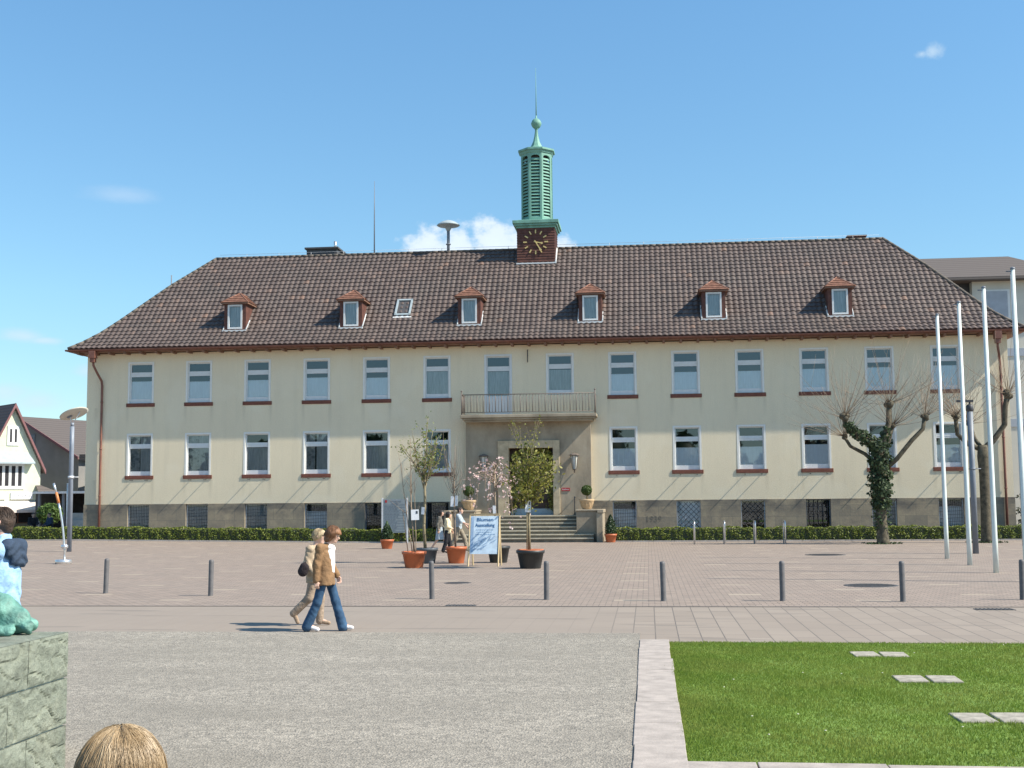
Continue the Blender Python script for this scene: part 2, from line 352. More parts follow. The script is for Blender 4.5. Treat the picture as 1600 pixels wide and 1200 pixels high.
# ------------------------------------------------------------------ mesh helpers
class MB:
    def __init__(s): s.v = []; s.f = []; s.uv = None; s.sm = []
    def add(s, vs, fs, smooth=False):
        o = len(s.v); s.v.extend([tuple(p) for p in vs]); s.f.extend([tuple(i + o for i in f) for f in fs]); s.sm.extend([smooth] * len(fs)); return s
    def box(s, x0, x1, y0, y1, z0, z1):
        return s.add([(x0, y0, z0), (x1, y0, z0), (x1, y1, z0), (x0, y1, z0), (x0, y0, z1), (x1, y0, z1), (x1, y1, z1), (x0, y1, z1)],
                     [(0, 3, 2, 1), (4, 5, 6, 7), (0, 1, 5, 4), (1, 2, 6, 5), (2, 3, 7, 6), (3, 0, 4, 7)])
    def rbox(s, cx, cy, cz, hx, hy, hz, mat):     # oriented box
        vs = [Vector((a * hx, b * hy, c * hz)) for c in (-1, 1) for a, b in ((-1, -1), (1, -1), (1, 1), (-1, 1))]
        vs = [mat @ p + Vector((cx, cy, cz)) for p in vs]
        return s.add(vs, [(0, 3, 2, 1), (4, 5, 6, 7), (0, 1, 5, 4), (1, 2, 6, 5), (2, 3, 7, 6), (3, 0, 4, 7)])
    def tube(s, path, rad, n=8, cap=True, smooth=True):
        path = [Vector(p) for p in path]
        if not hasattr(rad, '__len__'): rad = [rad] * len(path)
        vs = []; fs = []; ref = None
        for i, p in enumerate(path):
            t = (path[min(i + 1, len(path) - 1)] - path[max(i - 1, 0)])
            if t.length < 1e-9: t = Vector((0, 0, 1))
            t.normalize()
            if ref is None: ref = Vector((1, 0, 0)) if abs(t.x) < .9 else Vector((0, 1, 0))
            a = (ref - t * ref.dot(t)); a.normalize(); b = t.cross(a); ref = a
            for k in range(n):
                an = 2 * PI * k / n
                vs.append(p + (a * math.cos(an) + b * math.sin(an)) * rad[i])
        for i in range(len(path) - 1):
            for k in range(n):
                k2 = (k + 1) % n
                fs.append((i * n + k, i * n + k2, (i + 1) * n + k2, (i + 1) * n + k))
        if cap:
            fs.append(tuple(range(n - 1, -1, -1))); fs.append(tuple((len(path) - 1) * n + k for k in range(n)))
        return s.add(vs, fs, smooth)
    def lathe(s, prof, c=(0, 0, 0), n=20, smooth=True, rot0=0.0):
        vs = []; fs = []
        for r, z in prof:
            for k in range(n):
                a = 2 * PI * k / n + rot0; vs.append((c[0] + r * math.cos(a), c[1] + r * math.sin(a), c[2] + z))
        for i in range(len(prof) - 1):
            for k in range(n):
                k2 = (k + 1) % n; fs.append((i * n + k, i * n + k2, (i + 1) * n + k2, (i + 1) * n + k))
        fs.append(tuple(range(n - 1, -1, -1))); fs.append(tuple((len(prof) - 1) * n + k for k in range(n)))
        return s.add(vs, fs, smooth)
    def leaf(s, p, size, nrm=None, asp=.6):
        d = Vector((R.gauss(0, 1), R.gauss(0, 1), R.gauss(0, 1)))
        if nrm is not None: d = d * .7 + Vector(nrm)
        if d.length < 1e-6: d = Vector((0, 0, 1))
        d.normalize(); a = d.orthogonal(); a.rotate(Matrix.Rotation(R.random() * 6.28, 3, d)); b = d.cross(a)
        p = Vector(p); h = size * .5
        return s.add([p - a * h, p + b * h * asp, p + a * h, p - b * h * asp], [(0, 1, 2, 3)])
    def build(s, name, mat, parent=None, bevel=0.0, mats=None):
        me = bpy.data.meshes.new(name); me.from_pydata(s.v, [], s.f)
        me.materials.append(MT[mat] if isinstance(mat, str) else mat)
        if any(s.sm): me.polygons.foreach_set('use_smooth', s.sm)
        if s.uv is not None:
            uvl = me.uv_layers.new(name='UVMap'); li = np.zeros(len(me.loops), dtype=np.int32); me.loops.foreach_get('vertex_index', li)
            uvl.data.foreach_set('uv', np.asarray(s.uv, dtype=np.float32)[li].ravel())
        me.update()
        o = bpy.data.objects.new(name, me); C.objects.link(o)
        if parent is not None: o.parent = parent
        if bevel:
            b = o.modifiers.new('bevel', 'BEVEL'); b.width = bevel; b.segments = 2; b.limit_method = 'ANGLE'
        return o

def np_mesh(name, verts, faces, mat, parent=None, smooth=True):
    me = bpy.data.meshes.new(name); me.from_pydata(np.asarray(verts).tolist(), [], np.asarray(faces).tolist())
    me.materials.append(MT[mat])
    if smooth: me.polygons.foreach_set('use_smooth', [True] * len(me.polygons))
    me.update(); o = bpy.data.objects.new(name, me); C.objects.link(o)
    if parent is not None: o.parent = parent
    return o

def thing(name, label, cat, loc=(0, 0, 0), rz=0.0, group=None):
    o = bpy.data.objects.new(name, None); C.objects.link(o); o.location = loc; o.rotation_euler = (0, 0, rz)
    o.empty_display_size = .3
    return tag(o, label, cat, group)
def tag(o, label, cat, group=None):
    o['label'] = label; o['category'] = cat
    if group: o['group'] = group
    return o
def kids(o): return [c for c in bpy.data.objects if c.parent == o]
def copy_tree(o, parent=None):
    c = o.copy(); C.objects.link(c)
    if parent is not None: c.parent = parent
    for ch in list(o.children): copy_tree(ch, c)
    return c
def struct(o): o['kind'] = 'structure'; return o

def text_mesh(name, body, size, mat, parent, loc, rot=(PI / 2, 0, 0), width=None, ext=.004, align='CENTER'):
    cu = bpy.data.curves.new(name, 'FONT'); cu.body = body; cu.size = size; cu.extrude = ext; cu.align_x = align; cu.align_y = 'CENTER'; cu.resolution_u = 2
    t = bpy.data.objects.new('tmp', cu); C.objects.link(t)
    dg = bpy.context.evaluated_depsgraph_get(); me = bpy.data.meshes.new_from_object(t.evaluated_get(dg))
    bpy.data.objects.remove(t)
    me.name = name; me.materials.clear(); me.materials.append(MT[mat])
    o = bpy.data.objects.new(name, me); C.objects.link(o)
    if width:
        xs = [v.co.x for v in me.vertices]; w = max(xs) - min(xs); o.scale = (width / w, 1, 1)
    o.location = loc; o.rotation_euler = rot
    if parent is not None: o.parent = parent
    return o

# ------------------------------------------------------------------ light and sky
SUN = Vector((.982 * math.cos(math.radians(45)), -.19 * math.cos(math.radians(45)), math.sin(math.radians(45)))).normalized()
def build_light():
    w = bpy.data.worlds.new('World'); scene.world = w; w.use_nodes = True
    nt = w.node_tree; N = nt.nodes; L = nt.links; bg = N['Background']
    sky = N.new('ShaderNodeTexSky'); sky.sky_type = 'NISHITA'; sky.sun_disc = False
    sky.sun_elevation = math.asin(SUN.z); sky.sun_rotation = math.atan2(SUN.x, SUN.y)
    sky.air_density = 1.0; sky.dust_density = .15; sky.ozone_density = 1.6; sky.altitude = 200
    STR = .115
    bg.inputs['Strength'].default_value = STR
    tc = N.new('ShaderNodeTexCoord')
    sz_ = N.new('ShaderNodeSeparateXYZ'); L.new(tc.outputs['Generated'], sz_.inputs[0])
    tint = ramp(nt, sz_.outputs[2], [(0.0, (.62, .70, .74)), (.16, (.74, .95, .96)), (.42, (.80, 1.13, 1.20))])
    col = mixc(nt, 1.0, sky.outputs[0], tint, 'MULTIPLY')
    def cloud(spots, nscale, lo, hi, bright, opac, stretch=(1, 1, 1.0), namp=.9):
        nonlocal col
        mp = N.new('ShaderNodeMapping'); mp.inputs['Scale'].default_value = stretch; L.new(tc.outputs['Generated'], mp.inputs[0])
        n = noise(nt, mp.outputs[0], nscale, 8, .58)
        mask = None
        for px, py, rpx, flat in spots:
            d = view_dir(px, py)
            sub = N.new('ShaderNodeVectorMath'); sub.operation = 'SUBTRACT'; L.new(tc.outputs['Generated'], sub.inputs[0]); sub.inputs[1].default_value = d
            sc = N.new('ShaderNodeVectorMath'); sc.operation = 'MULTIPLY'; L.new(sub.outputs[0], sc.inputs[0]); sc.inputs[1].default_value = (1, 1, flat)
            le = N.new('ShaderNodeVectorMath'); le.operation = 'LENGTH'; L.new(sc.outputs[0], le.inputs[0])
            mr = N.new('ShaderNodeMapRange'); L.new(le.outputs['Value'], mr.inputs[0]); mr.inputs[1].default_value = rpx / F; mr.inputs[2].default_value = 0
            mask = mr.outputs[0] if mask is None else math_(nt, 'MAXIMUM', mask, mr.outputs[0])
        tot = math_(nt, 'MULTIPLY_ADD', math_(nt, 'SUBTRACT', n, .5), namp, mask)
        mr = N.new('ShaderNodeMapRange'); mr.interpolation_type = 'SMOOTHSTEP'; L.new(tot, mr.inputs[0]); mr.inputs[1].default_value = lo; mr.inputs[2].default_value = hi
        gate = math_(nt, 'GREATER_THAN', mask, .001)
        fac = math_(nt, 'MULTIPLY', math_(nt, 'MULTIPLY', mr.outputs[0], opac), gate)
        shade = N.new('ShaderNodeMapRange'); L.new(tot, shade.inputs[0]); shade.inputs[1].default_value = lo; shade.inputs[2].default_value = hi + .6
        cc = mixc(nt, shade.outputs[0], tuple(b * .86 for b in bright), bright)
        col = mixc(nt, fac, col, cc)
    k = 1 / STR
    cloud([(672, 390, 58, 1.0), (712, 396, 55, 1), (775, 384, 68, 1.1), (820, 394, 56, 1), (880, 396, 50, 1.2)], 46, .20, .62, (.60 * k, .69 * k, .78 * k), .96, (1, 1, 1.3), 1.5)
    cloud([(1457, 80, 34, 1.5), (1440, 84, 22, 1.5)], 60, .38, 1.0, (.48 * k, .60 * k, .70 * k), .6, (1, 1, 1), 1.4)
    cloud([(35, 524, 70, 3.5), (70, 532, 50, 4)], 26, .25, .9, (.52 * k, .62 * k, .74 * k), .6, (1, 1, 2.5))
    cloud([(5, 612, 80, 2.5), (60, 625, 70, 2.5), (140, 580, 50, 3)], 22, .25, 1.0, (.50 * k, .60 * k, .72 * k), .5, (1, 1, 2.5))
    cloud([(190, 305, 90, 4.0)], 20, .3, 1.0, (.50 * k, .60 * k, .72 * k), .3, (1, 1, 3))
    L.new(col, bg.inputs['Color'])
    sl = bpy.data.lights.new('sun', 'SUN'); sl.energy = 5.0; sl.angle = math.radians(.5); sl.color = (1, .925, .80)
    so = bpy.data.objects.new('sun', sl); C.objects.link(so); so.rotation_euler = (-SUN).to_track_quat('-Z', 'Y').to_euler(); so.location = (60, -20, 60)
    vs = scene.view_settings; vs.view_transform = 'Standard'; vs.look = 'None'; vs.gamma = 1; vs.exposure = .62
build_light()

# ------------------------------------------------------------------ ground
def gz(x, y):
    a = max(0, min(1, (14 - x) / 16)); b = max(0, min(1, (y + 30) / 25)); return .2 * a * b

def sheet(name, x0, x1, y0, y1, z, mat, nx=1, ny=1, follow=False):
    m = MB(); vs = []; fs = []
    for j in range(ny + 1):
        for i in range(nx + 1):
            x = x0 + (x1 - x0) * i / nx; y = y0 + (y1 - y0) * j / ny
            vs.append((x, y, z + (gz(x, y) if follow else 0)))
    for j in range(ny):
        for i in range(nx):
            a = j * (nx + 1) + i; fs.append((a, a + 1, a + nx + 2, a + nx + 1))
    m.add(vs, fs); return struct(m.build(name, mat))

def build_ground():
    sheet('ground', -900, 900, -500, 1500, -.06, 'far_ground')
    sheet('paved_square', -45, 75, -38.86, 22, 0, 'paved_square', 60, 30, True)
    sheet('slab_road', -45, 75, -44.66, -38.80, -.004, 'slab_road')
    sheet('slab_joint', -45, 75, -38.84, -38.77, .004, 'joint_dark')
    sheet('gravel_area', -20, 26.63, -90, -43.55, .004, 'gravel')
    m = MB(); R2 = random.Random(3)
    y = -44.5; 
    while y > -80:
        l = R2.uniform(.9, 1.3); m.box(26.63 + R2.uniform(-.006, .006), 27.05 + R2.uniform(-.012, .012), y - l + .012, y, -.05, .018 + R2.uniform(-.004, .004)); y -= l
        if y < -52.83 and y > -54: break
    struct(m.build('stone_strip', 'strip_stone', bevel=.006))
    m = MB(); x = 20.6
    m2 = MB(); x = 26.63
    while x < 48:
        l = R2.uniform(.8, 1.2); m2.box(x, x + l - .012, -53.35, -52.86, -.05, .018 + R2.uniform(-.004, .004)); x += l
    struct(m2.build('lawn_edging', 'strip_stone', bevel=.006))
    sheet('lawn_soil', 27.05, 48, -52.86, -44.64, -.01, 'lawn_soil')
    sheet('asphalt_path', 26.63, 60, -90, -53.35, .002, 'gravel')
    # grass blades
    n = 260000
    x = 27.03 + NR.rand(n) ** 1.25 * 9.5 - (NR.rand(n) < .02) * NR.rand(n) * .12; y = -52.88 + NR.rand(n) * 8.28
    keep = np.ones(n, bool)
    for (sx, sy) in SLABS:
        keep &= ~((x > sx + .012 + .018 * np.sin(y * 37)) & (x < sx + .69 + .02 * np.sin(y * 29)) & (y > sy - .475 + .015 * np.sin(x * 31)) & (y < sy - .025 + .015 * np.sin(x * 43)) & ~((np.abs(x - sx - .355) < .02) & (NR.rand(n) < .6)))
    x = x[keep]; y = y[keep]; n = len(x)
    big = np.sin(x * 2.1 + 1) * np.sin(y * 1.7) * .5 + np.sin(x * 5.3 + y * 3.1) * .3
    h = (.009 + .013 * NR.rand(n) + .012 * np.clip(big, -1, 1)) * (1 + (NR.rand(n) < .02) * .7)
    a = NR.rand(n) * 6.283; w = .0032 + .003 * NR.rand(n)
    lean = NR.randn(n, 2) * .011
    V = np.zeros((n, 3, 3))
    V[:, 0] = np.stack([x - np.cos(a) * w, y - np.sin(a) * w, np.full(n, -.012)], 1)
    V[:, 1] = np.stack([x + np.cos(a) * w, y + np.sin(a) * w, np.full(n, -.012)], 1)
    V[:, 2] = np.stack([x + lean[:, 0], y + lean[:, 1], h], 1)
    o = np_mesh('grass', V.reshape(-1, 3), np.arange(n * 3).reshape(-1, 3), 'grass_blade', smooth=False)
    o['kind'] = 'stuff'; o['label'] = 'short mown green lawn grass beside the stone strip'; o['category'] = 'grass'
    m = MB()
    for i in range(24):
        px, py = R.uniform(27.3, 34), R.uniform(-52.6, -44.9)
        m.lathe([(.0, 0), (.012, .004), (.004, .008)], (px, py, .05), 6)
    o = m.build('daisies', 'daisy'); o['kind'] = 'stuff'; o['label'] = 'tiny pale daisies scattered over the lawn'; o['category'] = 'flowers'

SLABS = [(29.40, -45.72), (29.52, -47.95), (29.58, -50.42)]
build_ground()

def build_slabs():
    R2 = random.Random(9)
    tx = ['farthest', 'middle', 'nearest']
    for i, (x, y) in enumerate(SLABS):
        for k in range(2):
            m = MB(); z = .035 + R2.uniform(0, .008)
            m.box(-.165, .165, -.24, .24, -.06, z - .028)
            o = m.build('stepping_slab', 'slab_stone', bevel=.012); o.location = (x + .17 + k * .37, y - .25, 0); o.rotation_euler = (R2.uniform(-.01, .01), R2.uniform(-.01, .01), R2.uniform(-.04, .04))
            tag(o, f'pale stone slab in the lawn, {("left", "right")[k]} one of the pair {("farthest from", "midway to", "nearest to")[i]} the viewer', 'slab', 'stepping slabs in the lawn')
    # manhole covers
    for (x, y, r, t) in ((33.06, -17.4, .72, 'dark round manhole cover in the square between ivy tree and hedge posts'), (31.9, -33.1, .62, 'large dark round manhole cover near the bollard row on the right'), (22.03, -32.1, .34, 'small ring-edged manhole cover in front of the orange pots')):
        m = MB()
        m.lathe([(r, -.02), (r, .006), (r * .9, .010), (r * .88, .006), (0.01, .006)], (0, 0, 0), 40)
        for k in range(-3, 4):
            w = math.sqrt(max(0, (r * .84) ** 2 - (k * r * .22) ** 2)); m.box(-w, w, k * r * .22 - .02, k * r * .22 + .02, .005, .011)
        o = m.build('manhole_cover', 'manhole_iron'); o.location = (x, y, 0); tag(o, t, 'manhole cover', 'manhole covers in the square')
    for (x, y, w, t) in ((33.0, -39.3, .34, 'rusty small drain grate in the slab road on the right'), (23.1, -38.6, .3, 'small drain grate by the joint line behind the walking women')):
        m = MB(); m.box(-w, w, -.14, .14, -.02, .005)
        for k in range(9): m.box(-w + .03 + k * (2 * w - .06) / 8.5, -w + .055 + k * (2 * w - .06) / 8.5, -.12, .12, .004, .012)
        o = m.build('drain_grate', 'manhole_iron'); o.location = (x, y, 0); tag(o, t, 'drain grate', 'drain grates')
build_slabs()

# ------------------------------------------------------------------ town hall
ZO = 2.05
XL, XR, DEEP = -3.0, 44.6, 10.4
EAVE_Y, EAVE_Z, RIDGE_T = -.75, 10.22, 5.95
T_PTS = [0, .6, 1.25, 2.0, 2.68, 4.05, 5.95]
Z_PTS = [0, .42, .97, 1.75, 2.5, 4.0, 5.85]
def zr(t): return EAVE_Z + float(np.interp(t, T_PTS, Z_PTS))
def hipL(t): return -3.75 + t
def hipR(t): return 45.3 - .93 * t

def wall_holes(m, x0, x1, z0, z1, y, holes, depth):
    xs = sorted({x0, x1} | {h[0] for h in holes} | {h[1] for h in holes}); zs = sorted({z0, z1} | {h[2] for h in holes} | {h[3] for h in holes})
    xs = [x for x in xs if x0 <= x <= x1]; zs = [z for z in zs if z0 <= z <= z1]
    for i in range(len(xs) - 1):
        for j in range(len(zs) - 1):
            cx, cz = (xs[i] + xs[i + 1]) / 2, (zs[j] + zs[j + 1]) / 2
            if any(h[0] < cx < h[1] and h[2] < cz < h[3] for h in holes): continue
            m.add([(xs[i], y, zs[j]), (xs[i + 1], y, zs[j]), (xs[i + 1], y, zs[j + 1]), (xs[i], y, zs[j + 1])], [(0, 1, 2, 3)])
    for a, b, c, d in holes:
        c2, d2 = max(c, z0), min(d, z1)
        if d2 <= c2: continue
        m.add([(a, y, c2), (a, y + depth, c2), (a, y + depth, d2), (a, y, d2)], [(0, 1, 2, 3)])
        m.add([(b, y, c2), (b, y + depth, c2), (b, y + depth, d2), (b, y, d2)], [(3, 2, 1, 0)])
        m.add([(a, y, d2), (b, y, d2), (b, y + depth, d2), (a, y + depth, d2)], [(3, 2, 1, 0)])
        m.add([(a, y, c2), (b, y, c2), (b, y + depth, c2), (a, y + depth, c2)], [(0, 1, 2, 3)])

def ring(m, x0, x1, z0, z1, t, ya, yb, bottom=True):
    m.box(x0, x0 + t, ya, yb, z0, z1); m.box(x1 - t, x1, ya, yb, z0, z1)
    m.box(x0 + t, x1 - t, ya, yb, z1 - t, z1)
    if bottom: m.box(x0 + t, x1 - t, ya, yb, z0, z0 + t)

def sheet_y(m, x0, x1, y, z0, z1): m.add([(x0, y, z0), (x1, y, z0), (x1, y, z1), (x0, y, z1)], [(0, 1, 2, 3)])

def curtain_mesh(x0, x1, z0, z1, y, amp=.018, freq=26, gather=0.0):
    m = MB(); n = 40; vs = []
    for i in range(n + 1):
        x = x0 + (x1 - x0) * i / n; yy = y + amp * math.sin(i * freq * .13 + R.random() * .8)
        vs += [(x, yy, z0 + .008 * math.sin(i * .9)), (x + gather * math.sin(i * .5) * .02, yy * .6 + y * .4, z1)]
    m.add(vs, [(2 * i, 2 * i + 2, 2 * i + 3, 2 * i + 1) for i in range(n)], True); return m

def town_hall():
    T = thing('town_hall', 'long cream rendered two storey building with brown hipped tile roof and a green copper turret', 'building', (20.8, 0, 0))
    off = Vector((-20.8, 0, 0))
    built = []
    def part(m, name, mat, parent=None, bevel=0.0):
        o = m.build(name, mat, None, bevel); p = parent or T; o.parent = p
        o.location = (off if p is T else Vector((0, 0, 0))); return o
    hw = .72; S = 3.2
    U0, U1, L0, L1 = 7.33, 9.56, 3.48, 5.73; PL = 1.985
    ups = [i for i in range(14) if i not in (6, 7)]; los = [0, 1, 2, 3, 4, 5, 8, 9, 10, 11, 12, 13]
    holes = [(i * S - hw, i * S + hw, U0, U1) for i in ups] + [(i * S - hw, i * S + hw, L0, L1) for i in los]
    holes += [(6 * S - hw, 6 * S + hw, 6.42, U1), (7 * S - hw, 7 * S + hw, 7.42, U1)]
    holes.append((19.7, 22.1, PL, 4.72))
    m = MB(); wall_holes(m, XL, XR, PL, 10.02, 0, holes, .3)
    m.add([(XL, 0, PL), (XL, DEEP, PL), (XL, DEEP, 10.02), (XL, 0, 10.02)], [(0, 1, 2, 3)])
    m.add([(XR, 0, PL), (XR, DEEP, PL), (XR, DEEP, 10.02), (XR, 0, 10.02)], [(3, 2, 1, 0)])
    m.add([(XL, DEEP, PL), (XR, DEEP, PL), (XR, DEEP, 10.02), (XL, DEEP, 10.02)], [(0, 1, 2, 3)])
    part(m, 'wall', 'render')
    # interior: dark floors and a back partition so the panes look into rooms
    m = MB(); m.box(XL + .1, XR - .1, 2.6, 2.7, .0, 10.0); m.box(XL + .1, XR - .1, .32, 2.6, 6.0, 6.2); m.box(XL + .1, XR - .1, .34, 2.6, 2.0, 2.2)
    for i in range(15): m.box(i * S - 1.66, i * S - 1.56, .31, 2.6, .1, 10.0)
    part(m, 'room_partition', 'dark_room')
    # plinth
    bh = [(i * S + .0 - .6, i * S + .6, .3, 1.965) for i in los] + [(19.7, 22.1, 1.27, 2.1)]
    m = MB(); wall_holes(m, XL - .03, XR + .03, -.15, PL, -.03, bh, .28)
    for x, o in ((XL - .03, 0), (XR + .03, 1)):
        m.add([(x, -.03, -.15), (x, DEEP, -.15), (x, DEEP, PL), (x, -.03, PL)], [(0, 1, 2, 3) if o == 0 else (3, 2, 1, 0)])
    m.add([(XL - .03, -.03, PL), (XR + .03, -.03, PL), (XR + .03, 0.0, PL + .004), (XL - .03, 0.0, PL + .004)], [(0, 1, 2, 3)])
    part(m, 'plinth', 'sandstone')
    text_mesh('year_inscription', '1939', .42, 'carved', T, Vector((27.05, -.034, 1.02)) + off, ext=.003)
    # ---- windows
    def make_window(w, z0, z1, kind, low):
        """window in local coords, origin at sill centre on the wall plane"""
        H = z1 - z0; fr = MB(); a = hw - .10
        ring(fr, -a, a, .02, H - .1, .055, .10, .16)
        gt = H - .15; t1, t0 = H - .56, H - .80
        fr.box(-a + .055, a - .055, .095, .16, t0, t1)
        fr.box(-a + .055, a - .055, .085, .095, t0 + .09, t1 - .09)
        fr.box(-a + .055, a - .055, .10, .16, .075, .24)
        f = fr.build('window', 'white_paint')
        c = MB(); ring(c, -hw + .004, hw - .004, 0, H - .004, .096, -.012, .2, False); c.build('casing', 'casing_paint', f)
        if kind != 'door':
            s = MB(); s.box(-hw - .07, hw + .07, -.034, .12, -.185, 0.012); so = s.build('sill', 'sill_brick', f, .012)
        p = MB(); yy = .138; sheet_y(p, -a + .05, a - .05, yy, t1 - .005, gt); sheet_y(p, -a + .05, a - .05, yy, .2, t0 + .005)
        p.build('pane', 'window_glass', f)
        if kind == 'half': curtain_mesh(-a + .03, a - .03, .16, t0 - .26 + R.uniform(-.07, .06), .168, R.uniform(.010, .02), R.uniform(20, 32)).build('curtain', 'curtain_white', f)
        elif kind == 'net': curtain_mesh(-a + .03, a - .03, .14, t0 - .01, .185, .022, R.uniform(14, 21)).build('curtain', 'curtain_grey', f)
        elif kind == 'lace':
            curtain_mesh(-a + .03, -.06 + R.uniform(-.12, .12), .14, H - .12, .19, .022, 19).build('curtain', 'curtain_lace', f)
            curtain_mesh(.12 + R.uniform(-.16, .1), a - .03, .14, H - .12, .19, .022, 19).build('curtain', 'curtain_grey', f)
        if low:
            for sx in (-.36, .46):
                b = MB(); b.tube([(sx, .0, -.235), (sx, -.37, -.235)], .021, 6); b.build('flower_box_bracket', 'iron', f)
        return f
    def place(f, i, z0):
        f.parent = T; f.location = Vector((i * S, 0, z0)) + off; f.rotation_euler = (R.uniform(-.003, .003), 0, R.uniform(-.004, .004))
    protos = {}
    for i in ups:
        k = 'net' if i == 5 else 'half'
        f = make_window(i, U0, U1, k, False)
        protos[('u', k)] = f; place(f, i, U0)
    lk = {0: 'lace', 1: 'lace', 2: 'net', 3: 'lace', 4: 'net', 5: 'net'}
    for i in los:
        k = lk.get(i, 'half')
        f = make_window(i, L0, L1, k, True)
        protos[('l', k)] = f; place(f, i, L0)
    f = make_window(7, 7.42, U1, 'door', False); place(f, 7, 7.42)
    curtain_mesh(-.6, .6, .1, 1.3, .24, .03, 17).build('curtain', 'curtain_grey', f)
    # balcony door
    d = MB(); H = U1 - 6.42; a = hw - .10
    ring(d, -a, a, .0, H - .1, .06, .10, .16); d.box(-a + .06, a - .06, .098, .16, H - .86, H - .62); d.box(-a + .06, a - .06, .10, .15, .06, .98)
    for k in range(3): d.box(-.45 + k * .32, -.2 + k * .32, .085, .1, .14, .88)
    f = d.build('balcony_door', 'white_paint'); place(f, 6, 6.42)
    c = MB(); ring(c, -hw + .004, hw - .004, 0, H - .004, .096, -.02, .2, False); c.build('casing', 'white_paint', f)
    p = MB(); sheet_y(p, -a + .05, a - .05, .138, H - .63, H - .15); sheet_y(p, -a + .05, a - .05, .138, .97, H - .85); p.build('pane', 'window_glass', f)
    curtain_mesh(-.6, .6, .5, H - .87, .25, .03, 17).build('curtain', 'curtain_grey', f)
    # basement windows
    def make_base(kind):
        fr = MB(); ring(fr, -.6, .6, 0, 1.66, .05, .14, .2)
        f = fr.build('basement_window', 'grey_paint' if kind in ('grid', 'dark') else 'zinc')
        p = MB(); sheet_y(p, -.56, .56, .19, .04, 1.62); p.build('pane', 'window_glass', f)
        g = MB()
        if kind in ('lattice', 'darklattice'):
            for k in range(-6, 7):
                for sgn in (-1, 1):
                    pts = []
                    for t in np.linspace(-1.2, 1.2, 49):
                        x = k * .26 + sgn * t; z = .83 + t
                        if abs(x) < .56 and .04 < z < 1.62: pts.append((x, .10, z))
                    if len(pts) > 1: g.tube([pts[0], pts[-1]], .011, 4)
        elif kind == 'grid':
            for k in range(5): g.tube([(-.44 + k * .22, .08, .03), (-.44 + k * .22, .08, 1.63)], .014, 4)
            for z in (.3, .8, 1.3):
                g.tube([(-.56, .08, z), (.56, .08, z)], .012, 4)
                for k in range(4): g.tube([(-.44 + k * .22, .08, z), (-.33 + k * .22, .08, z + .25), (-.22 + k * .22, .08, z)], .009, 4)
        else:
            for k in range(12): g.tube([(-.5 + k * .09, .1, .03), (-.5 + k * .09, .1, 1.63)], .008, 4)
            for k in range(9): g.tube([(-.55, .105, .15 + k * .17), (.55, .105, .2 + k * .17)], .007, 4)
        g.build('grille', 'iron', f)
        if kind in ('lattice',): curtain_mesh(-.55, .55, .05, 1.6, .24).build('curtain', 'curtain_white', f)
        elif kind == 'mesh': curtain_mesh(-.55, .55, .05, 1.6, .24).build('curtain', 'curtain_grey', f)
        elif kind == 'net': curtain_mesh(-.55, .55, .05, 1.25, .24).build('curtain', 'curtain_white', f)
        return f
    bk = {0: 'mesh', 1: 'mesh', 2: 'mesh', 3: 'net', 4: 'dark', 5: 'dark', 8: 'net', 9: 'lattice', 10: 'darklattice', 11: 'grid', 12: 'mesh', 13: 'net'}; bp = {}
    for i in los:
        k = bk[i]; f = copy_tree(bp[k]) if k in bp else make_base(k); bp[k] = f
        f.parent = T; f.location = Vector((i * S, 0, .3)) + off
    # ---- roof
    m = MB(); uv = []
    TW, EX = .285, .345
    ts = [0]; 
    # slope length table
    tt = np.linspace(0, RIDGE_T, 400); zz = np.array([zr(t) for t in tt]); sl = np.concatenate([[0], np.cumsum(np.hypot(np.diff(tt), np.diff(zz)))])
    nrow = int(sl[-1] / EX) + 1
    NS = 6
    prof = [0, .022, .042, .048, .038, .010]
    for r in range(nrow):
        s0, s1 = r * EX, min((r + 1) * EX + .04, sl[-1]); t0, t1 = np.interp(s0, sl, tt), np.interp(s1, sl, tt)
        if t1 - t0 < .05: continue
        z0, z1 = zr(t0), zr(t1); dx = math.hypot(t1 - t0, z1 - z0); ny, nz = -(z1 - z0) / dx, (t1 - t0) / dx
        xa, xb = hipL(t0) , hipR(t0)
        k0 = math.floor(xa / TW * NS); k1 = math.ceil(xb / TW * NS)
        vs = []; u = []
        for k in range(k0, k1 + 1):
            x = k * TW / NS; h = prof[k % NS]; j = NR.rand() * .003
            xl = min(max(x, hipL(t0) - .02), hipR(t0) + .02); xu = min(max(x, hipL(t1) - .02), hipR(t1) + .02)
            lo = .048 + h + j; up = .006 + h * .8
            vs += [(xl, EAVE_Y + t0 + ny * (lo - .05), z0 + nz * (lo - .05)), (xl, EAVE_Y + t0 + ny * lo, z0 + nz * lo), (xu, EAVE_Y + t1 + ny * up, z1 + nz * up)]
            uu = (k + .5) / NS; u += [(uu, r + .3), (uu, r + .3), (uu, r + .9)]
        n = k1 - k0 + 1; fs = []
        for i in range(n - 1):
            a, b = 3 * i, 3 * i + 3; fs += [(a, b, b + 1, a + 1), (a + 1, b + 1, b + 2, a + 2)]
        m.add(vs, fs); uv += u
    # plain side, back and under faces
    def addf(vs, u): m.add(vs, [tuple(range(len(vs)))]); uv.extend(u)
    YB = DEEP + .75; tp = [0, 1.25, 2.68, RIDGE_T]
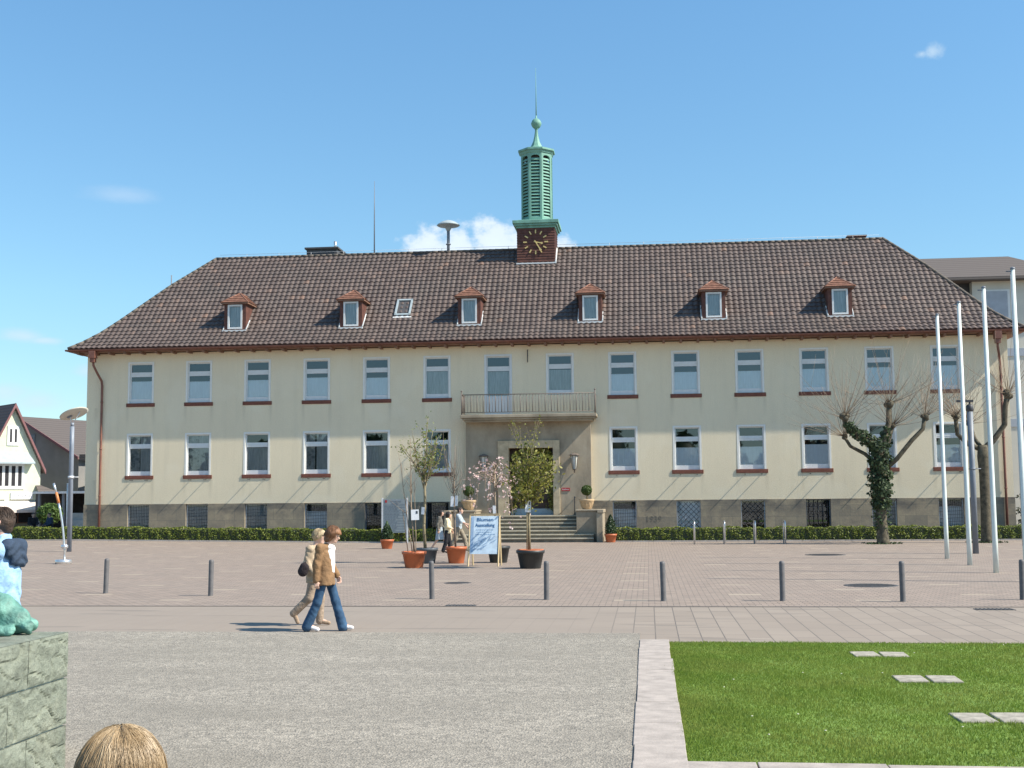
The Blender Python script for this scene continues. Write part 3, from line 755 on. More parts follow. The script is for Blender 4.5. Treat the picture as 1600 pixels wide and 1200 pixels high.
    for a, b in zip(tp[:-1], tp[1:]):
        za, zb = zr(a), zr(b)
        addf([(hipL(a), EAVE_Y + a, za), (hipL(b), EAVE_Y + b, zb), (hipL(b), YB - b, zb), (hipL(a), YB - a, za)], [(0, a), (0, b), (30, b), (30, a)])
        addf([(hipR(a), EAVE_Y + a, za), (hipR(b), EAVE_Y + b, zb), (hipR(b), YB - b, zb), (hipR(a), YB - a, za)][::-1], [(0, a), (0, b), (30, b), (30, a)])
        addf([(hipL(a), YB - a, za), (hipL(b), YB - b, zb), (hipR(b), YB - b, zb), (hipR(a), YB - a, za)], [(0, a), (0, b), (150, b), (150, a)])
    m.uv = uv; roof = part(m, 'roof', 'roof_tile')
    # ridge and hip caps
    m = MB()
    def caps(p, q, step=.36, rad=.10):
        p, q = Vector(p), Vector(q); L = (q - p).length; n = max(1, int(L / step)); d = (q - p) / n
        for i in range(n):
            a = p + d * i; b = a + d * 1.06; m.tube([a, b], [rad, rad * .86], 8)
    pts = [0, .6, 1.25, 2.0, 2.68, 4.05, RIDGE_T]
    for a, b in zip(pts[:-1], pts[1:]):
        caps((hipL(a), EAVE_Y + a, zr(a) + .03), (hipL(b), EAVE_Y + b, zr(b) + .03)); caps((hipR(a), EAVE_Y + a, zr(a) + .03), (hipR(b), EAVE_Y + b, zr(b) + .03))
    caps((hipL(RIDGE_T), EAVE_Y + RIDGE_T, zr(RIDGE_T) + .02), (hipR(RIDGE_T), EAVE_Y + RIDGE_T, zr(RIDGE_T) + .02))
    o = part(m, 'ridge_tiles', 'ridge_tile', roof)
    # soffit with rafter tails
    m = MB(); m.box(-3.66, 45.22, -.66, 0.0, 10.06, 10.12); m.box(-3.66, XL, 0, DEEP, 10.06, 10.12); m.box(XR, 45.22, 0, DEEP, 10.06, 10.12)
    x = -3.3
    while x < 45: m.box(x, x + .12, -.68, -.0, 9.94, 10.058); x += .86
    part(m, 'soffit', 'soffit')
    # gutters and pipes
    m = MB()
    prof = [(math.cos(a) * .085, math.sin(a) * .085) for a in np.linspace(PI, 2 * PI, 9)]
    vs = []; 
    for x in (-3.86, 45.42):
        vs += [(x, EAVE_Y - .085 + a, EAVE_Z - .04 + b) for a, b in prof] + [(x, EAVE_Y - .085 + a * .85, EAVE_Z - .04 + b * .85) for a, b in prof[::-1]]
    n = len(prof) * 2
    m.add(vs, [(i, (i + 1) % n, n + (i + 1) % n, n + i) for i in range(n)] + [tuple(range(n)), tuple(range(2 * n - 1, n - 1, -1))])
    m.box(-3.84, -3.72, EAVE_Y - .05, YB, EAVE_Z - .12, EAVE_Z - .03); m.box(45.28, 45.40, EAVE_Y - .05, YB, EAVE_Z - .12, EAVE_Z - .03)
    m.box(-3.7, 45.25, EAVE_Y + .02, EAVE_Y + .06, EAVE_Z - .16, EAVE_Z - .005)
    part(m, 'gutter', 'brown_metal')
    for x, sg in ((-2.35, 1), (43.95, 1)):
        m = MB(); m.box(x - .17, x + .17, -.95, -.6, 9.72, 10.1); m.box(x - .12, x + .12, -.88, -.62, 9.5, 9.72)
        m.tube([(x, -.72, 9.6), (x, -.70, 9.35), (x + .10 * sg, -.5, 9.0), (x + .22 * sg, -.14, 8.55), (x + .24 * sg, -.11, 8.3), (x + .24 * sg, -.11, 6), (x + .24 * sg, -.11, 3), (x + .24 * sg, -.11, .0)], .062, 10)
        for z in (7.4, 4.9, 2.4): m.tube([(x + .24, -.11, z), (x + .24, -.11, z + .06)], .078, 10)
        part(m, 'drainpipe', 'brown_metal')
    # ---- dormers
    def dormer():
        zb = zr(1.25) + .0; z0 = zb - .06; z1 = zb + 1.52; w = .60; y0 = .5
        yb = .5 + 1.68
        m = MB(); wall_holes(m, -w, w, z0, z1, y0, [(-.40, .40, zb + .10, zb + 1.42)], .12)
        for s in (-1, 1): m.add([(s * w, y0, z0), (s * w, yb, z1), (s * w, y0, z1)], [(0, 1, 2) if s > 0 else (0, 2, 1)])
        m.add([(-w, y0 + .5, z0), (w, y0 + .5, z0), (w, y0 + .5, z1), (-w, y0 + .5, z1)], [(0, 1, 2, 3)])
        d = m.build('dormer', 'hung_tile')
        e = .16; za = z1 + .62; ya = y0 + .78; r = MB()
        A = [(-w - e, y0 - e, z1), (w + e, y0 - e, z1)]; yk = y0 + 1.62; ykk = 2.75
        apex = (0, ya, za); back = (0, ykk, za)
        BL, BR = (-w - e, yk + .1, z1), (w + e, yk + .1, z1)
        def lap(P, Q, X, n=5):
            P, Q, X = Vector(P), Vector(Q), Vector(X); nn = (Q - P).cross(X - P).normalized()
            for k in range(n):
                f0, f1 = k / n, (k + 1) / n; a0, b0 = P.lerp(X, f0), Q.lerp(X, f0); a1, b1 = P.lerp(X, f1), Q.lerp(X, f1)
                r.add([a0 + nn * .035, b0 + nn * .035, b1 + nn * .004, a1 + nn * .004, a0, b0], [(0, 1, 2, 3), (4, 5, 1, 0)])
        lap(A[0], A[1], apex)
        def lap4(P, Q, X, Y, n=5):
            P, Q, X, Y = map(Vector, (P, Q, X, Y)); nn = (Q - P).cross(X - P).normalized()
            for k in range(n):
                f0, f1 = k / n, (k + 1) / n; a0, b0 = P.lerp(Y, f0), Q.lerp(X, f0); a1, b1 = P.lerp(Y, f1), Q.lerp(X, f1)
                r.add([a0 + nn * .035, b0 + nn * .035, b1 + nn * .004, a1 + nn * .004, a0, b0], [(0, 1, 2, 3), (4, 5, 1, 0)])
        lap4(A[1], BR, back, apex); lap4(BL, A[0], apex, back)
        r.tube([A[0], apex], .045, 6); r.tube([A[1], apex], .045, 6); r.tube([apex, back], .05, 6)
        ro = r.build('dormer_roof', 'red_tile', d)
        b = MB(); b.box(-w - e + .02, w + e - .02, y0 - e + .02, yb - .05, z1 - .075, z1 - .004); b.build('dormer_eave', 'soffit', d)
        f = MB(); ring(f, -.40, .40, zb + .10, zb + 1.41, .09, y0 - .035, y0 + .08); f.build('dormer_window', 'white_paint', d)
        p = MB(); sheet_y(p, -.33, .33, y0 + .03, zb + .17, zb + 1.34); p.build('pane', 'window_glass', d)
        c = curtain_mesh(-.36, .36, zb + .14, zb + 1.38, y0 + .15, .02, 20); c.build('curtain', 'curtain_grey', d)
        l = MB(); l.box(-w - .06, w + .06, y0 - .16, y0 - .002, z0 + .0, z0 + .085)
        l.tube([(w + .03, y0 - .06, zb + .06), (w + .03, yb - .06, z1 + .07)], .04, 6); l.tube([(-w - .03, y0 - .06, zb + .06), (-w - .03, yb - .06, z1 + .07)], .04, 6)
        l.build('lead_flashing', 'white_paint', d)
        return d
    d0 = dormer()
    for k in range(6):
        d = d0 if k == 0 else copy_tree(d0)
        d.parent = T; d.location = Vector((4.96 + 6.34 * k, 0, 0)) + off
    # skylight
    m = MB(); ta, tb = 1.95, 2.62; pa = Vector((0, EAVE_Y + ta, zr(ta) + .07)); pb = Vector((0, EAVE_Y + tb, zr(tb) + .07)); up = (pb - pa).normalized(); nn = Vector((1, 0, 0)).cross(up)
    Mx = Matrix((Vector((1, 0, 0)), up, nn)).transposed(); cc = (pa + pb) / 2; hl = (pb - pa).length / 2 + .12
    for dx in (-.38, .38): m.rbox(13.95 + dx, *(cc + nn * .03).yz, .05, hl, .06, Mx)
    for q in (-hl, hl): m.rbox(13.95, *(cc + nn * .03 + up * q).yz, .43, .05, .06, Mx)
    sk = part(m, 'skylight', 'board_grey')
    m = MB(); m.rbox(13.95, *(cc + nn * .01).yz, .35, hl, .01, Mx); part(m, 'pane', 'slate_dark', sk)
    m = MB(); m.rbox(13.95, *(cc + nn * .0 - up * (hl + .12)).yz, .5, .09, .02, Mx); part(m, 'lead_flashing', 'white_paint', sk)
    # ---- clock turret
    cx, cy = 20.86, 5.2; w = 1.04
    m = MB(); n = 15; zt, zb = 17.1, 14.9
    for k in range(n):
        a, b = zb + (zt - zb) * k / n, zb + (zt - zb) * (k + 1) / n
        m.add([(cx - w - .022, cy - w - .022, a), (cx + w + .022, cy - w - .022, a), (cx + w + .022, cy + w + .022, a), (cx - w - .022, cy + w + .022, a),
               (cx - w, cy - w, b), (cx + w, cy - w, b), (cx + w, cy + w, b), (cx - w, cy + w, b)], [(0, 1, 5, 4), (1, 2, 6, 5), (2, 3, 7, 6), (3, 0, 4, 7), (0, 3, 2, 1)])
    tw = part(m, 'clock_turret', 'hung_tile')
    m = MB(); m.box(cx - 1.1, cx + 1.1, cy - 1.1, cy + 1.1, 17.08, 17.2); m.box(cx - 1.2, cx + 1.2, cy - 1.2, cy + 1.2, 17.2, 17.32); m.box(cx - 1.28, cx + 1.28, cy - 1.28, cy + 1.28, 17.32, 17.5)
    m.box(cx - 1.0, cx + 1.0, cy - 1.0, cy + 1.0, 17.5, 17.58); part(m, 'cornice', 'copper_patina', tw, .015)
    m = MB(); Rr = .93; za, ze = 17.55, 21.42
    lo = MB()
    for k in range(8):
        a0, a1 = PI / 8 + k * PI / 4, PI / 8 + (k + 1) * PI / 4
        p0, p1 = Vector((cx + Rr * math.cos(a0), cy + Rr * math.sin(a0), 0)), Vector((cx + Rr * math.cos(a1), cy + Rr * math.sin(a1), 0))
        am = (a0 + a1) / 2; nn = Vector((math.cos(am), math.sin(am), 0)); e = (p1 - p0); ln = e.length; e.normalize()
        MM = Matrix((e, nn, Vector((0, 0, 1)))).transposed(); mid = (p0 + p1) / 2
        m.rbox(p0.x + e.x * .055 - nn.x * .05, p0.y + e.y * .055 - nn.y * .05, (za + ze) / 2, .055, .05, (ze - za) / 2, MM)
        m.rbox(p1.x - e.x * .055 - nn.x * .05, p1.y - e.y * .055 - nn.y * .05, (za + ze) / 2, .055, .05, (ze - za) / 2, MM)
        m.rbox(mid.x - nn.x * .05, mid.y - nn.y * .05, za + .09, ln / 2 - .11, .05, .09, MM)
        # arched head
        hwd = ln / 2 - .11; zc = ze - .24
        for s in range(8):
            t0, t1 = PI * s / 8, PI * (s + 1) / 8
            q = [(math.cos(t0) * hwd, zc + math.sin(t0) * .13), (math.cos(t1) * hwd, zc + math.sin(t1) * .13)]
            vs = [mid + e * q[0][0] + Vector((0, 0, q[0][1])), mid + e * q[1][0] + Vector((0, 0, q[1][1])), mid + e * q[1][0] + Vector((0, 0, ze)), mid + e * q[0][0] + Vector((0, 0, ze))]
            vs2 = [p - nn * .09 for p in vs]
            m.add(vs + vs2, [(0, 1, 2, 3), (0, 4, 5, 1)])
        ns = 19
        for s in range(ns):
            z = za + .24 + s * (zc - za - .16) / ns
            Mt = MM @ Matrix.Rotation(-.95, 3, 'X'); lo.rbox(mid.x - nn.x * .055, mid.y - nn.y * .055, z, hwd, .078, .014, Mt)
    part(m, 'louvre_shaft', 'copper_patina', tw); part(lo, 'louvre_slats', 'copper_patina', tw)
    m = MB(); m.lathe([(.66, 17.56), (.66, 21.4)], (cx, cy, 0), 8, False, PI / 8); part(m, 'louvre_core', 'slate_dark', tw)
    m = MB(); m.lathe([(.9, 21.38), (.98, 21.46), (1.0, 21.56), (1.09, 21.60), (1.09, 21.70), (.9, 21.76), (.45, 21.86)], (cx, cy, 0), 8, False, PI / 8); part(m, 'cap_cornice', 'copper_patina', tw)
    m = MB(); m.lathe([(.46, 21.85), (.33, 22.0), (.21, 22.25), (.13, 22.55), (.085, 22.85), (.075, 23.05)], (cx, cy, 0), 8, False, PI / 8); part(m, 'concave_spire', 'copper_patina', tw)
    m = MB(); zc = 23.33; pr = [(.07, 22.98), (.12, 23.03)]
    for k in range(1, 12): a = -PI / 2 + PI * k / 12; pr.append((.285 * math.cos(a) + (.02 if k == 6 else 0), zc + .31 * math.sin(a)))
    pr += [(.05, 23.66), (.035, 23.8)]; m.lathe(pr, (cx, cy, 0), 18); part(m, 'ball_finial', 'copper_patina', tw)
    m = MB(); m.tube([(cx, cy, 23.7), (cx, cy, 24.9), (cx, cy, 26.6)], [.035, .022, .009], 6); part(m, 'lightning_rod', 'copper_patina', tw)
    fx, fy, fz = cx - .01, cy - w - .024, 16.28
    for k in range(12):
        m = MB(); a = k * PI / 6; Mt = Matrix.Rotation(a, 3, 'Y'); r0 = .59
        m.rbox(fx + math.sin(a) * r0, fy - .02, fz + math.cos(a) * r0, .035, .015, .1, Mt); part(m, 'hour_mark', 'gold', tw)
    def hand(a, l, back, w0, name, y):
        m = MB(); d = Vector((math.sin(a), 0, math.cos(a))); s = Vector((math.cos(a), 0, -math.sin(a))); c0 = Vector((fx, y, fz))
        q = [c0 - d * back - s * w0 * .6, c0 - d * back + s * w0 * .6, c0 + d * l * .72 + s * w0 * .8, c0 + d * l * .86 + s * w0 * 1.6, c0 + d * l, c0 + d * l * .86 - s * w0 * 1.6, c0 + d * l * .72 - s * w0 * .8]
        q2 = [p + Vector((0, -.02, 0)) for p in q]; n = len(q)
        m.add(q + q2, [tuple(range(n)), tuple(range(2 * n - 1, n - 1, -1))] + [(i, n + i, n + (i + 1) % n, (i + 1) % n) for i in range(n)]); part(m, name, 'gold', tw)
    hand(math.radians(149), .62, .1, .042, 'minute_hand', fy - .055); hand(math.radians(102), .42, .1, .04, 'hour_hand', fy - .03)
    m = MB(); m.tube([(cx + w + .05, cy - w - .07, zr(cy - w + .75) + .06), (cx + w + .05, cy - .1, zr(5.85) + .1)], .05, 6); m.box(cx - w - .05, cx + w + .1, cy - w - .14, cy - w - .026, zr(cy - w + .75) - .02, zr(cy - w + .75) + .05)
    part(m, 'lead_flashing', 'white_paint', tw)
    # siren, mast, chimneys
    m = MB(); m.tube([(15.78, 5.2, 15.9), (15.78, 5.2, 17.5)], .085, 10); m.tube([(15.78, 5.2, 16.5), (15.78, 5.2, 16.56)], .14, 10)
    sr = part(m, 'siren', 'grey_paint'); m = MB(); m.lathe([(.06, 17.25), (.16, 17.42), (.2, 17.52), (.6, 17.58), (.66, 17.62), (.6, 17.68), (.42, 17.80), (.18, 17.9), (.03, 17.92)], (15.78, 5.2, 0), 24); part(m, 'siren_hood', 'board_grey', sr)
    m = MB(); m.tube([(11.5, 5.2, 15.9), (11.5, 5.2, 18.4), (11.5, 5.2, 20.35)], [.04, .03, .012], 6); part(m, 'antenna_mast', 'grey_paint')
    m = MB(); m.tube([(-.5, 5.2, 12.5), (-.5, 5.2, 15.22)], [.05, .035], 6); part(m, 'vent_pipe', 'grey_paint')
    m = MB(); m.box(7.25, 9.05, 6.2, 9.4, 13.8, 16.7); m.box(7.15, 9.15, 6.1, 9.5, 16.7, 16.8)
    ch = part(m, 'chimney', 'slate_dark'); m = MB(); m.tube([(8.75, 7, 16.8), (8.75, 7, 17.3)], .09, 8); part(m, 'flue_pipe', 'steel', ch)
    m = MB(); m.box(38.0, 38.95, 5.5, 6.3, 15.5, 16.32); m.box(37.95, 39.0, 5.45, 6.35, 16.32, 16.4); part(m, 'chimney', 'hung_tile')
    m = MB()
    for x in np.arange(4, 39, 1.9):
        if abs(x - cx) > 1.3: m.tube([(x, 5.2, zr(RIDGE_T) + .08), (x, 5.2, zr(RIDGE_T) + .25)], .012, 4)
    for xa, xb in ((2.4, cx - w - .03), (cx + w + .03, 39.6)): m.tube([(xa, 5.2, zr(RIDGE_T) + .24), (xb, 5.2, zr(RIDGE_T) + .24)], .008, 4)
    part(m, 'lightning_wire', 'zinc')
    m = MB(); m.tube([(20.75, -.02, 9.75), (20.75, -.14, 9.7), (20.75, -.14, 9.1)], .025, 6); m.tube([(20.75, -.02, 9.45), (20.75, -.14, 9.45)], .02, 6); part(m, 'wall_hook', 'iron')
    # ---- portal, balcony
    PX0, PX1 = 17.55, 23.95
    m = MB(); wall_holes(m, PX0, PX1, 1.0, 6.05, -.34, [(19.22, 22.32, 1.0, 5.05)], .06)
    m.box(PX0, PX0 + .05, -.335, 0.0, .0, 6.05); m.box(PX1 - .05, PX1, -.335, 0.0, .0, 6.05)
    pt = part(m, 'stone_portal', 'portal_stone')
    m = MB(); m.box(19.2, 19.76, -.44, .16, 1.27, 5.06); m.box(22.02, 22.36, -.44, .16, 1.27, 5.06); m.box(19.76, 22.02, -.44, .16, 4.68, 5.06)
    part(m, 'door_surround', 'portal_frame', pt, .012)
    m = MB(); m.box(19.76, 22.02, .17, .24, 1.27, 4.68)
    for k in range(2):
        for j in range(4): m.box(19.9 + k * 1.08, 20.8 + k * 1.08, .13, .17, 1.75 + j * .7, 2.3 + j * .7)
    dr = part(m, 'entrance_door', 'wood_dark', pt)
    m = MB(); m.box(19.8, 21.98, .05, .12, 1.27, 1.6); part(m, 'kick_board', 'board_grey', pt)
    m = MB(); m.box(20.6, 21.5, .10, .128, 3.95, 4.55); part(m, 'fanlight', 'window_glass', pt)
    m = MB(); m.box(17.38, 24.3, -1.22, .0, 6.2, 6.36); m.box(17.48, 24.2, -1.12, .0, 6.1, 6.2); m.box(17.58, 24.1, -1.0, 0, 6.0, 6.1)
    bal = part(m, 'balcony', 'portal_stone', None, .02)
    m = MB(); zt = 7.38
    for y in (-1.14,):
        m.tube([(17.46, y, zt), (24.22, y, zt)], .025, 6); m.tube([(17.46, y, 6.48), (24.22, y, 6.48)], .018, 6)
    for x in (17.46, 24.22):
        m.tube([(x, -1.14, 6.36), (x, -1.14, 7.52)], .03, 6); m.lathe([(.0, 7.5), (.045, 7.54), (.045, 7.58), (.0, 7.62)], (x, -1.14, 0), 8); m.tube([(x, -1.14, zt), (x, 0, zt)], .025, 6); m.tube([(x, -1.14, 6.48), (x, 0, 6.48)], .018, 6)
        for k in range(1, 7): m.tube([(x, -1.14 + k * .165, 6.48), (x, -1.14 + k * .165, zt)], .011, 5)
    x = 17.46; k = 0
    while x < 24.2:
        k += 1; m.tube([(x, -1.14, 6.48), (x, -1.14, zt)], .022 if k % 2 == 0 else .011, 5); x += .1575
    part(m, 'railing', 'railing_metal', bal)
    # steps and cheek walls
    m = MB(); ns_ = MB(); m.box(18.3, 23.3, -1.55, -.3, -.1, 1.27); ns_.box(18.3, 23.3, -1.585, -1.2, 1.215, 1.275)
    for k in range(7):
        z = 1.27 - .178 * (k + 1); y = -1.55 - .28 * k
        if z < .05: break
        x1 = 23.3 if k < 4 else 24.15; x0 = 18.3 if k < 4 else 17.5
        m.box(x0, x1, y - .32 if k < 5 else y - .30, y + .001 * k - .001, -.1, z)
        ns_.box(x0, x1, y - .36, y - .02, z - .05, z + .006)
    st_ = part(m, 'steps', 'step_shaded', None, .008); part(ns_, 'step_sunlit_treads', 'step_stone', st_, .008)  # tread strips in paler stone, sunlight on the treads painted as colour
    for s, (a, b, c) in (('l', (17.2, 18.3, 17.2)), ('r', (23.3, 24.3, 24.3))):
        m = MB(); m.box(a, b, -2.62, -.345, -.1, 1.48); m.box(a - .04, b + .04, -2.68, -.345, 1.48, 1.56)
        if s == 'r': m.box(24.304, 24.6, -3.25, -.035, -.1, 1.40); m.box(24.345, 24.64, -3.3, -.035, 1.40, 1.558)
        else: m.box(16.9, 17.196, -3.25, -.035, -.1, 1.40); m.box(16.86, 17.155, -3.3, -.035, 1.40, 1.558)
        part(m, 'cheek_wall', 'portal_stone', None, .012)
    m = MB(); m.tube([(23.15, -1.4, 1.25), (23.15, -1.4, 2.2)], .02, 6); m.tube([(23.15, -1.4, 2.15), (23.15, -.36, 2.15)], .02, 6); part(m, 'handrail', 'iron')
    # wall lanterns
    def lantern(x):
        m = MB(); m.tube([(x, -.36, 3.45), (x, -.5, 3.42), (x, -.58, 3.5)], .035, 6); m.lathe([(.0, 3.5), (.09, 3.54), (.1, 3.58), (.02, 3.6)], (x, -.6, 0), 6, False)
        m.lathe([(.26, 4.26), (.27, 4.29), (.2, 4.34), (.06, 4.38), (.0, 4.4)], (x, -.6, 0), 6, False)
        for k in range(6):
            a = k * PI / 3; m.tube([(x + .1 * math.cos(a), -.6 + .1 * math.sin(a), 3.57), (x + .19 * math.cos(a), -.6 + .19 * math.sin(a), 4.27)], .014, 4)
        l = part(m, 'wall_lantern', 'railing_metal'); m = MB(); m.lathe([(.085, 3.58), (.165, 4.25)], (x, -.6, 0), 6, False); part(m, 'lantern_glass', 'lamp_glass', l)
    lantern(18.5); lantern(23.12)
    m = MB(); m.box(22.44, 22.86, -.372, -.342, 2.48, 2.64); pl = part(m, 'name_plate', 'red_paint')
    text_mesh('plate_lettering', 'Rathaus', .09, 'sign_white', pl, (22.65, -.374, 2.56), width=.34, ext=.002)
    return T
town_hall()

# ------------------------------------------------------------------ background houses
def gable_house(name, label, loc, rz, w, L, eave, apex, wall, tile, over=.35, extra=None, group=None):
    T = thing(name, label, 'house', loc, rz, group)
    m = MB(); m.add([(-w, 0, 0), (w, 0, 0), (w, 0, eave), (0, 0, apex), (-w, 0, eave), (-w, L, 0), (w, L, 0), (w, L, eave), (0, L, apex), (-w, L, eave)],
                    [(0, 1, 2, 3, 4), (6, 5, 9, 8, 7), (1, 6, 7, 2), (5, 0, 4, 9)])
    m.build('wall', wall, T)
    m = MB(); sl = (apex - eave) / w; e = over; t = .16
    for s in (-1, 1):
        P = [(s * (w + e), -e, eave - e * sl), (0, -e, apex), (0, L + e, apex), (s * (w + e), L + e, eave - e * sl)]
        Q = [(x, y, z + t * math.hypot(1, sl)) for x, y, z in P]
        m.add(P + Q, [(0, 1, 2, 3), (7, 6, 5, 4), (0, 4, 5, 1), (2, 6, 7, 3), (0, 3, 7, 4)])
    m.build('roof', tile, T)
    m = MB()
    for s in (-1, 1):
        a = Vector((s * (w + e + .05), -e - .06, eave - (e + .05) * sl)); b = Vector((0, -e - .06, apex + .0)); d = (b - a)
        m.add([a, b, b + Vector((0, 0, t * math.hypot(1, sl) + .03)), a + Vector((0, 0, t * math.hypot(1, sl) + .03))] + [p + Vector((0, .07, 0)) for p in (a, b, b + Vector((0, 0, t * math.hypot(1, sl) + .03)), a + Vector((0, 0, t * math.hypot(1, sl) + .03)))],
              [(0, 1, 2, 3), (7, 6, 5, 4), (0, 4, 5, 1), (3, 2, 6, 7), (0, 3, 7, 4)])
    m.build('bargeboard', 'verge_purple', T)
    return T

def house_window(T, x, z, w, h, n, frame='white_paint', y=0.0):
    f = MB(); ring(f, x - w / 2 - .1, x + w / 2 + .1, z - .1, z + h + .1, .24, y - .06, y + .02)
    for k in range(1, n): f.box(x - w / 2 + w * k / n - .13, x - w / 2 + w * k / n + .13, y - .055, y + .01, z + .1, z + h - .1)
    o = f.build('window', frame, T); p = MB(); p.box(x - w / 2 + .1, x + w / 2 - .1, y - .03, y - .005, z + .1, z + h - .1); p.build('pane', 'dark_room', o); return o

def build_background():
    # pale green gabled shop
    A = gable_house('shop_house', 'pale green gabled house with a shop awning left of the town hall', (-17.9, 20, .15), math.radians(50), 2.75, 9.5, 4.7, 9.05, 'lime_render', 'far_tile', .3); A.scale = (.74, 1, .965)
    house_window(A, 0, 6.35, .95, 1.25, 2)
    house_window(A, -.2, 3.15, 2.5, 1.75, 4)
    m = MB(); m.add([(-1.7, -.02, 5.8), (1.45, -.02, 5.8), (1.9, -.6, 5.0), (-2.1, -.6, 5.0), (-2.1, -.6, 4.9), (1.9, -.6, 4.9), (1.9, -.02, 4.9), (-2.1, -.02, 4.9)], [(0, 3, 2, 1), (3, 4, 5, 2), (2, 5, 6, 1), (0, 7, 4, 3), (4, 7, 6, 5)])
    m.build('bay_roof', 'board_grey', A)
    m = MB(); m.add([(2.3, -.02, 3.35), (2.8, -.02, 3.35), (4.3, -.5, 2.85), (2.1, -.9, 2.85), (2.1, -.9, 2.75), (4.3, -.5, 2.75), (2.8, 1, 3.3), (4.3, 1, 2.8)], [(0, 3, 2, 1), (3, 4, 5, 2), (1, 2, 7, 6), (2, 5, 7)]); m.build('porch_roof', 'far_tile_grey', A)
    s1 = MB(); s1.box(-2.6, -.6, -.1, -.01, 2.32, 2.8); s1 = s1.build('shop_sign', 'sign_white', A)
    s2 = MB(); s2.box(-.1, 2.0, -.1, -.01, 2.32, 2.8); s2 = s2.build('shop_sign', 'sign_white', A)
    for (o, xc, n) in ((s2, .95, 5), (s1, -1.6, 4)):
        m = MB()
        for k in range(n):
            x = xc - .7 + k * .35; m.tube([(x - .09, -.105, 2.52), (x, -.105, 2.6 + .05 * (k % 2)), (x + .09, -.105, 2.5)], .018, 4)
        m.build('sign_lettering', 'text_dark', o)
    m = MB(); m.add([(-3, -.03, 2.2), (2.5, -.03, 2.2), (2.9, -1.5, 1.55), (-3.4, -1.5, 1.55), (2.9, -1.5, 1.35), (-3.4, -1.5, 1.35), (2.5, -.03, 2.15), (-3, -.03, 2.15)], [(0, 3, 2, 1), (3, 5, 4, 2), (2, 6, 1), (0, 7, 3), (6, 2, 3, 7)]); m.build('awning', 'awning', A)
    m = MB(); m.box(-2.4, 2.3, -.05, .0, .62, 1.9); so = m.build('shop_window', 'dark_room', A)
    m = MB()
    for x in (-2.4, -.9, .6, 2.26): m.box(x, x + .08, -.08, -.051, .6, 1.95)
    m.box(-2.4, 2.34, -.08, -.051, .55, .62); m.build('window_frame', 'soffit', so)
    m = MB(); m.box(-2.7, 2.7, -.04, .0, -.1, .54); m.build('shopfront_base', 'portal_stone', A)
    # brown roofed house behind it in shade
    B = gable_house('gabled_house', 'grey rendered house under a wide brown roof between shop house and town hall', (-22.6, 30, 0), math.radians(-24), 6.7, 24, 5.65, 8.8, 'grey_render', 'far_tile_grey', .5)
    house_window(B, 1.1, 5.9, .9, 1.5, 1, 'grey_paint')
    m = MB(); m.box(3.4, 6.42, 3.4, 8, 5.6, 6.9); m.box(3.3, 6.7, 3.2, 8.2, 6.9, 7.05); m.build('roof_dormer', 'slate_dark', B)
    # cream house and low carport in front
    H = thing('cream_house', 'small cream house with flat grey fascia beside the town hall corner', 'house', (-13.3, 24, 0), math.radians(-12))
    m = MB(); m.box(-1, 4.5, 0, 6, 0, 5.2); m.build('wall', 'cream_render', H)
    m = MB(); m.box(-1.4, 4.9, -.5, 6.4, 5.2, 5.65); m.build('roof', 'far_tile_grey', H)
    house_window(H, 2.0, 3.0, 1.0, 1.5, 2)
    K = thing('carport', 'low dark carport with white roof edge behind the hedge', 'carport', (-15.3, 19, 0), math.radians(-8))
    m = MB(); m.box(-.3, 5.6, -.4, 4.6, 2.75, 2.9); m.build('roof', 'zinc', K)
    m = MB(); m.box(-.3, 5.6, 4.3, 4.6, 0, 2.75); m.box(-.3, -.1, 0, 4.3, 0, 2.75); m.build('wall', 'slate_dark', K)
    for x in (.1, 2.0, 5.3):
        m = MB(); m.box(x - .08, x + .08, -.2, -.04, 0, 2.75); m.build('post', 'grey_paint', K)
    m = MB(); m.box(2.1, 5.2, .4, 2.4, .9, 1.4); m.box(2.1, 5.2, .2, 2.6, .3, .9); c = m.build('storage_bench', 'board_grey', None); c.location = (-15.3, 19, 0)
    tag(c, 'grey low storage block standing under the dark carport', 'bench')
    # right hand building
    D = thing('office_building', 'white rendered building with brown hipped roof behind the right end of the town hall', 'building', (52, 18, 0), 0)
    m = MB(); m.box(-4.3, 12, 0, 11, 0, 15.95); m.build('wall', 'white_render', D)
    m = MB(); m.box(-9, -4.3, .6, 11, 0, 15.95); m.build('slate_wing', 'iron', D)
    m = MB(); m.add([(-10, -.7, 15.75), (2.3, -.7, 15.75), (2.3, 11.7, 15.75), (-10, 11.7, 15.75), (-8, 3.4, 17.98), (-1.0, 3.4, 17.98), (-1.0, 7, 17.98), (-8, 7, 17.98), (-10, -.7, 15.95), (2.3, -.7, 15.95), (2.3, 11.7, 15.95), (-10, 11.7, 15.95)],
                    [(0, 3, 2, 1), (0, 1, 9, 8), (1, 2, 10, 9), (2, 3, 11, 10), (3, 0, 8, 11), (8, 9, 5, 4), (9, 10, 6, 5), (10, 11, 7, 6), (11, 8, 4, 7), (4, 5, 6, 7)]); m.build('roof', 'far_tile_grey', D)
    m = MB(); m.box(-3.6, -2.0, -.06, -.005, 13.2, 15.2); o = m.build('window', 'white_paint', D); m = MB(); m.box(-3.45, -2.15, -.075, -.062, 13.3, 15.1); m.build('pane', 'band_grey', o)
    for z in (10.9, 6.4):
        m = MB(); m.box(-4.25, 11.5, -.05, -.004, z, z + .5); m.build('window_band', 'band_grey', D)
    # second wing to cast the diagonal shadow
    m = MB(); m.box(2.32, 12.3, -.7, 11.7, 15.952, 16.2); m.build('parapet', 'zinc', D)
build_background()

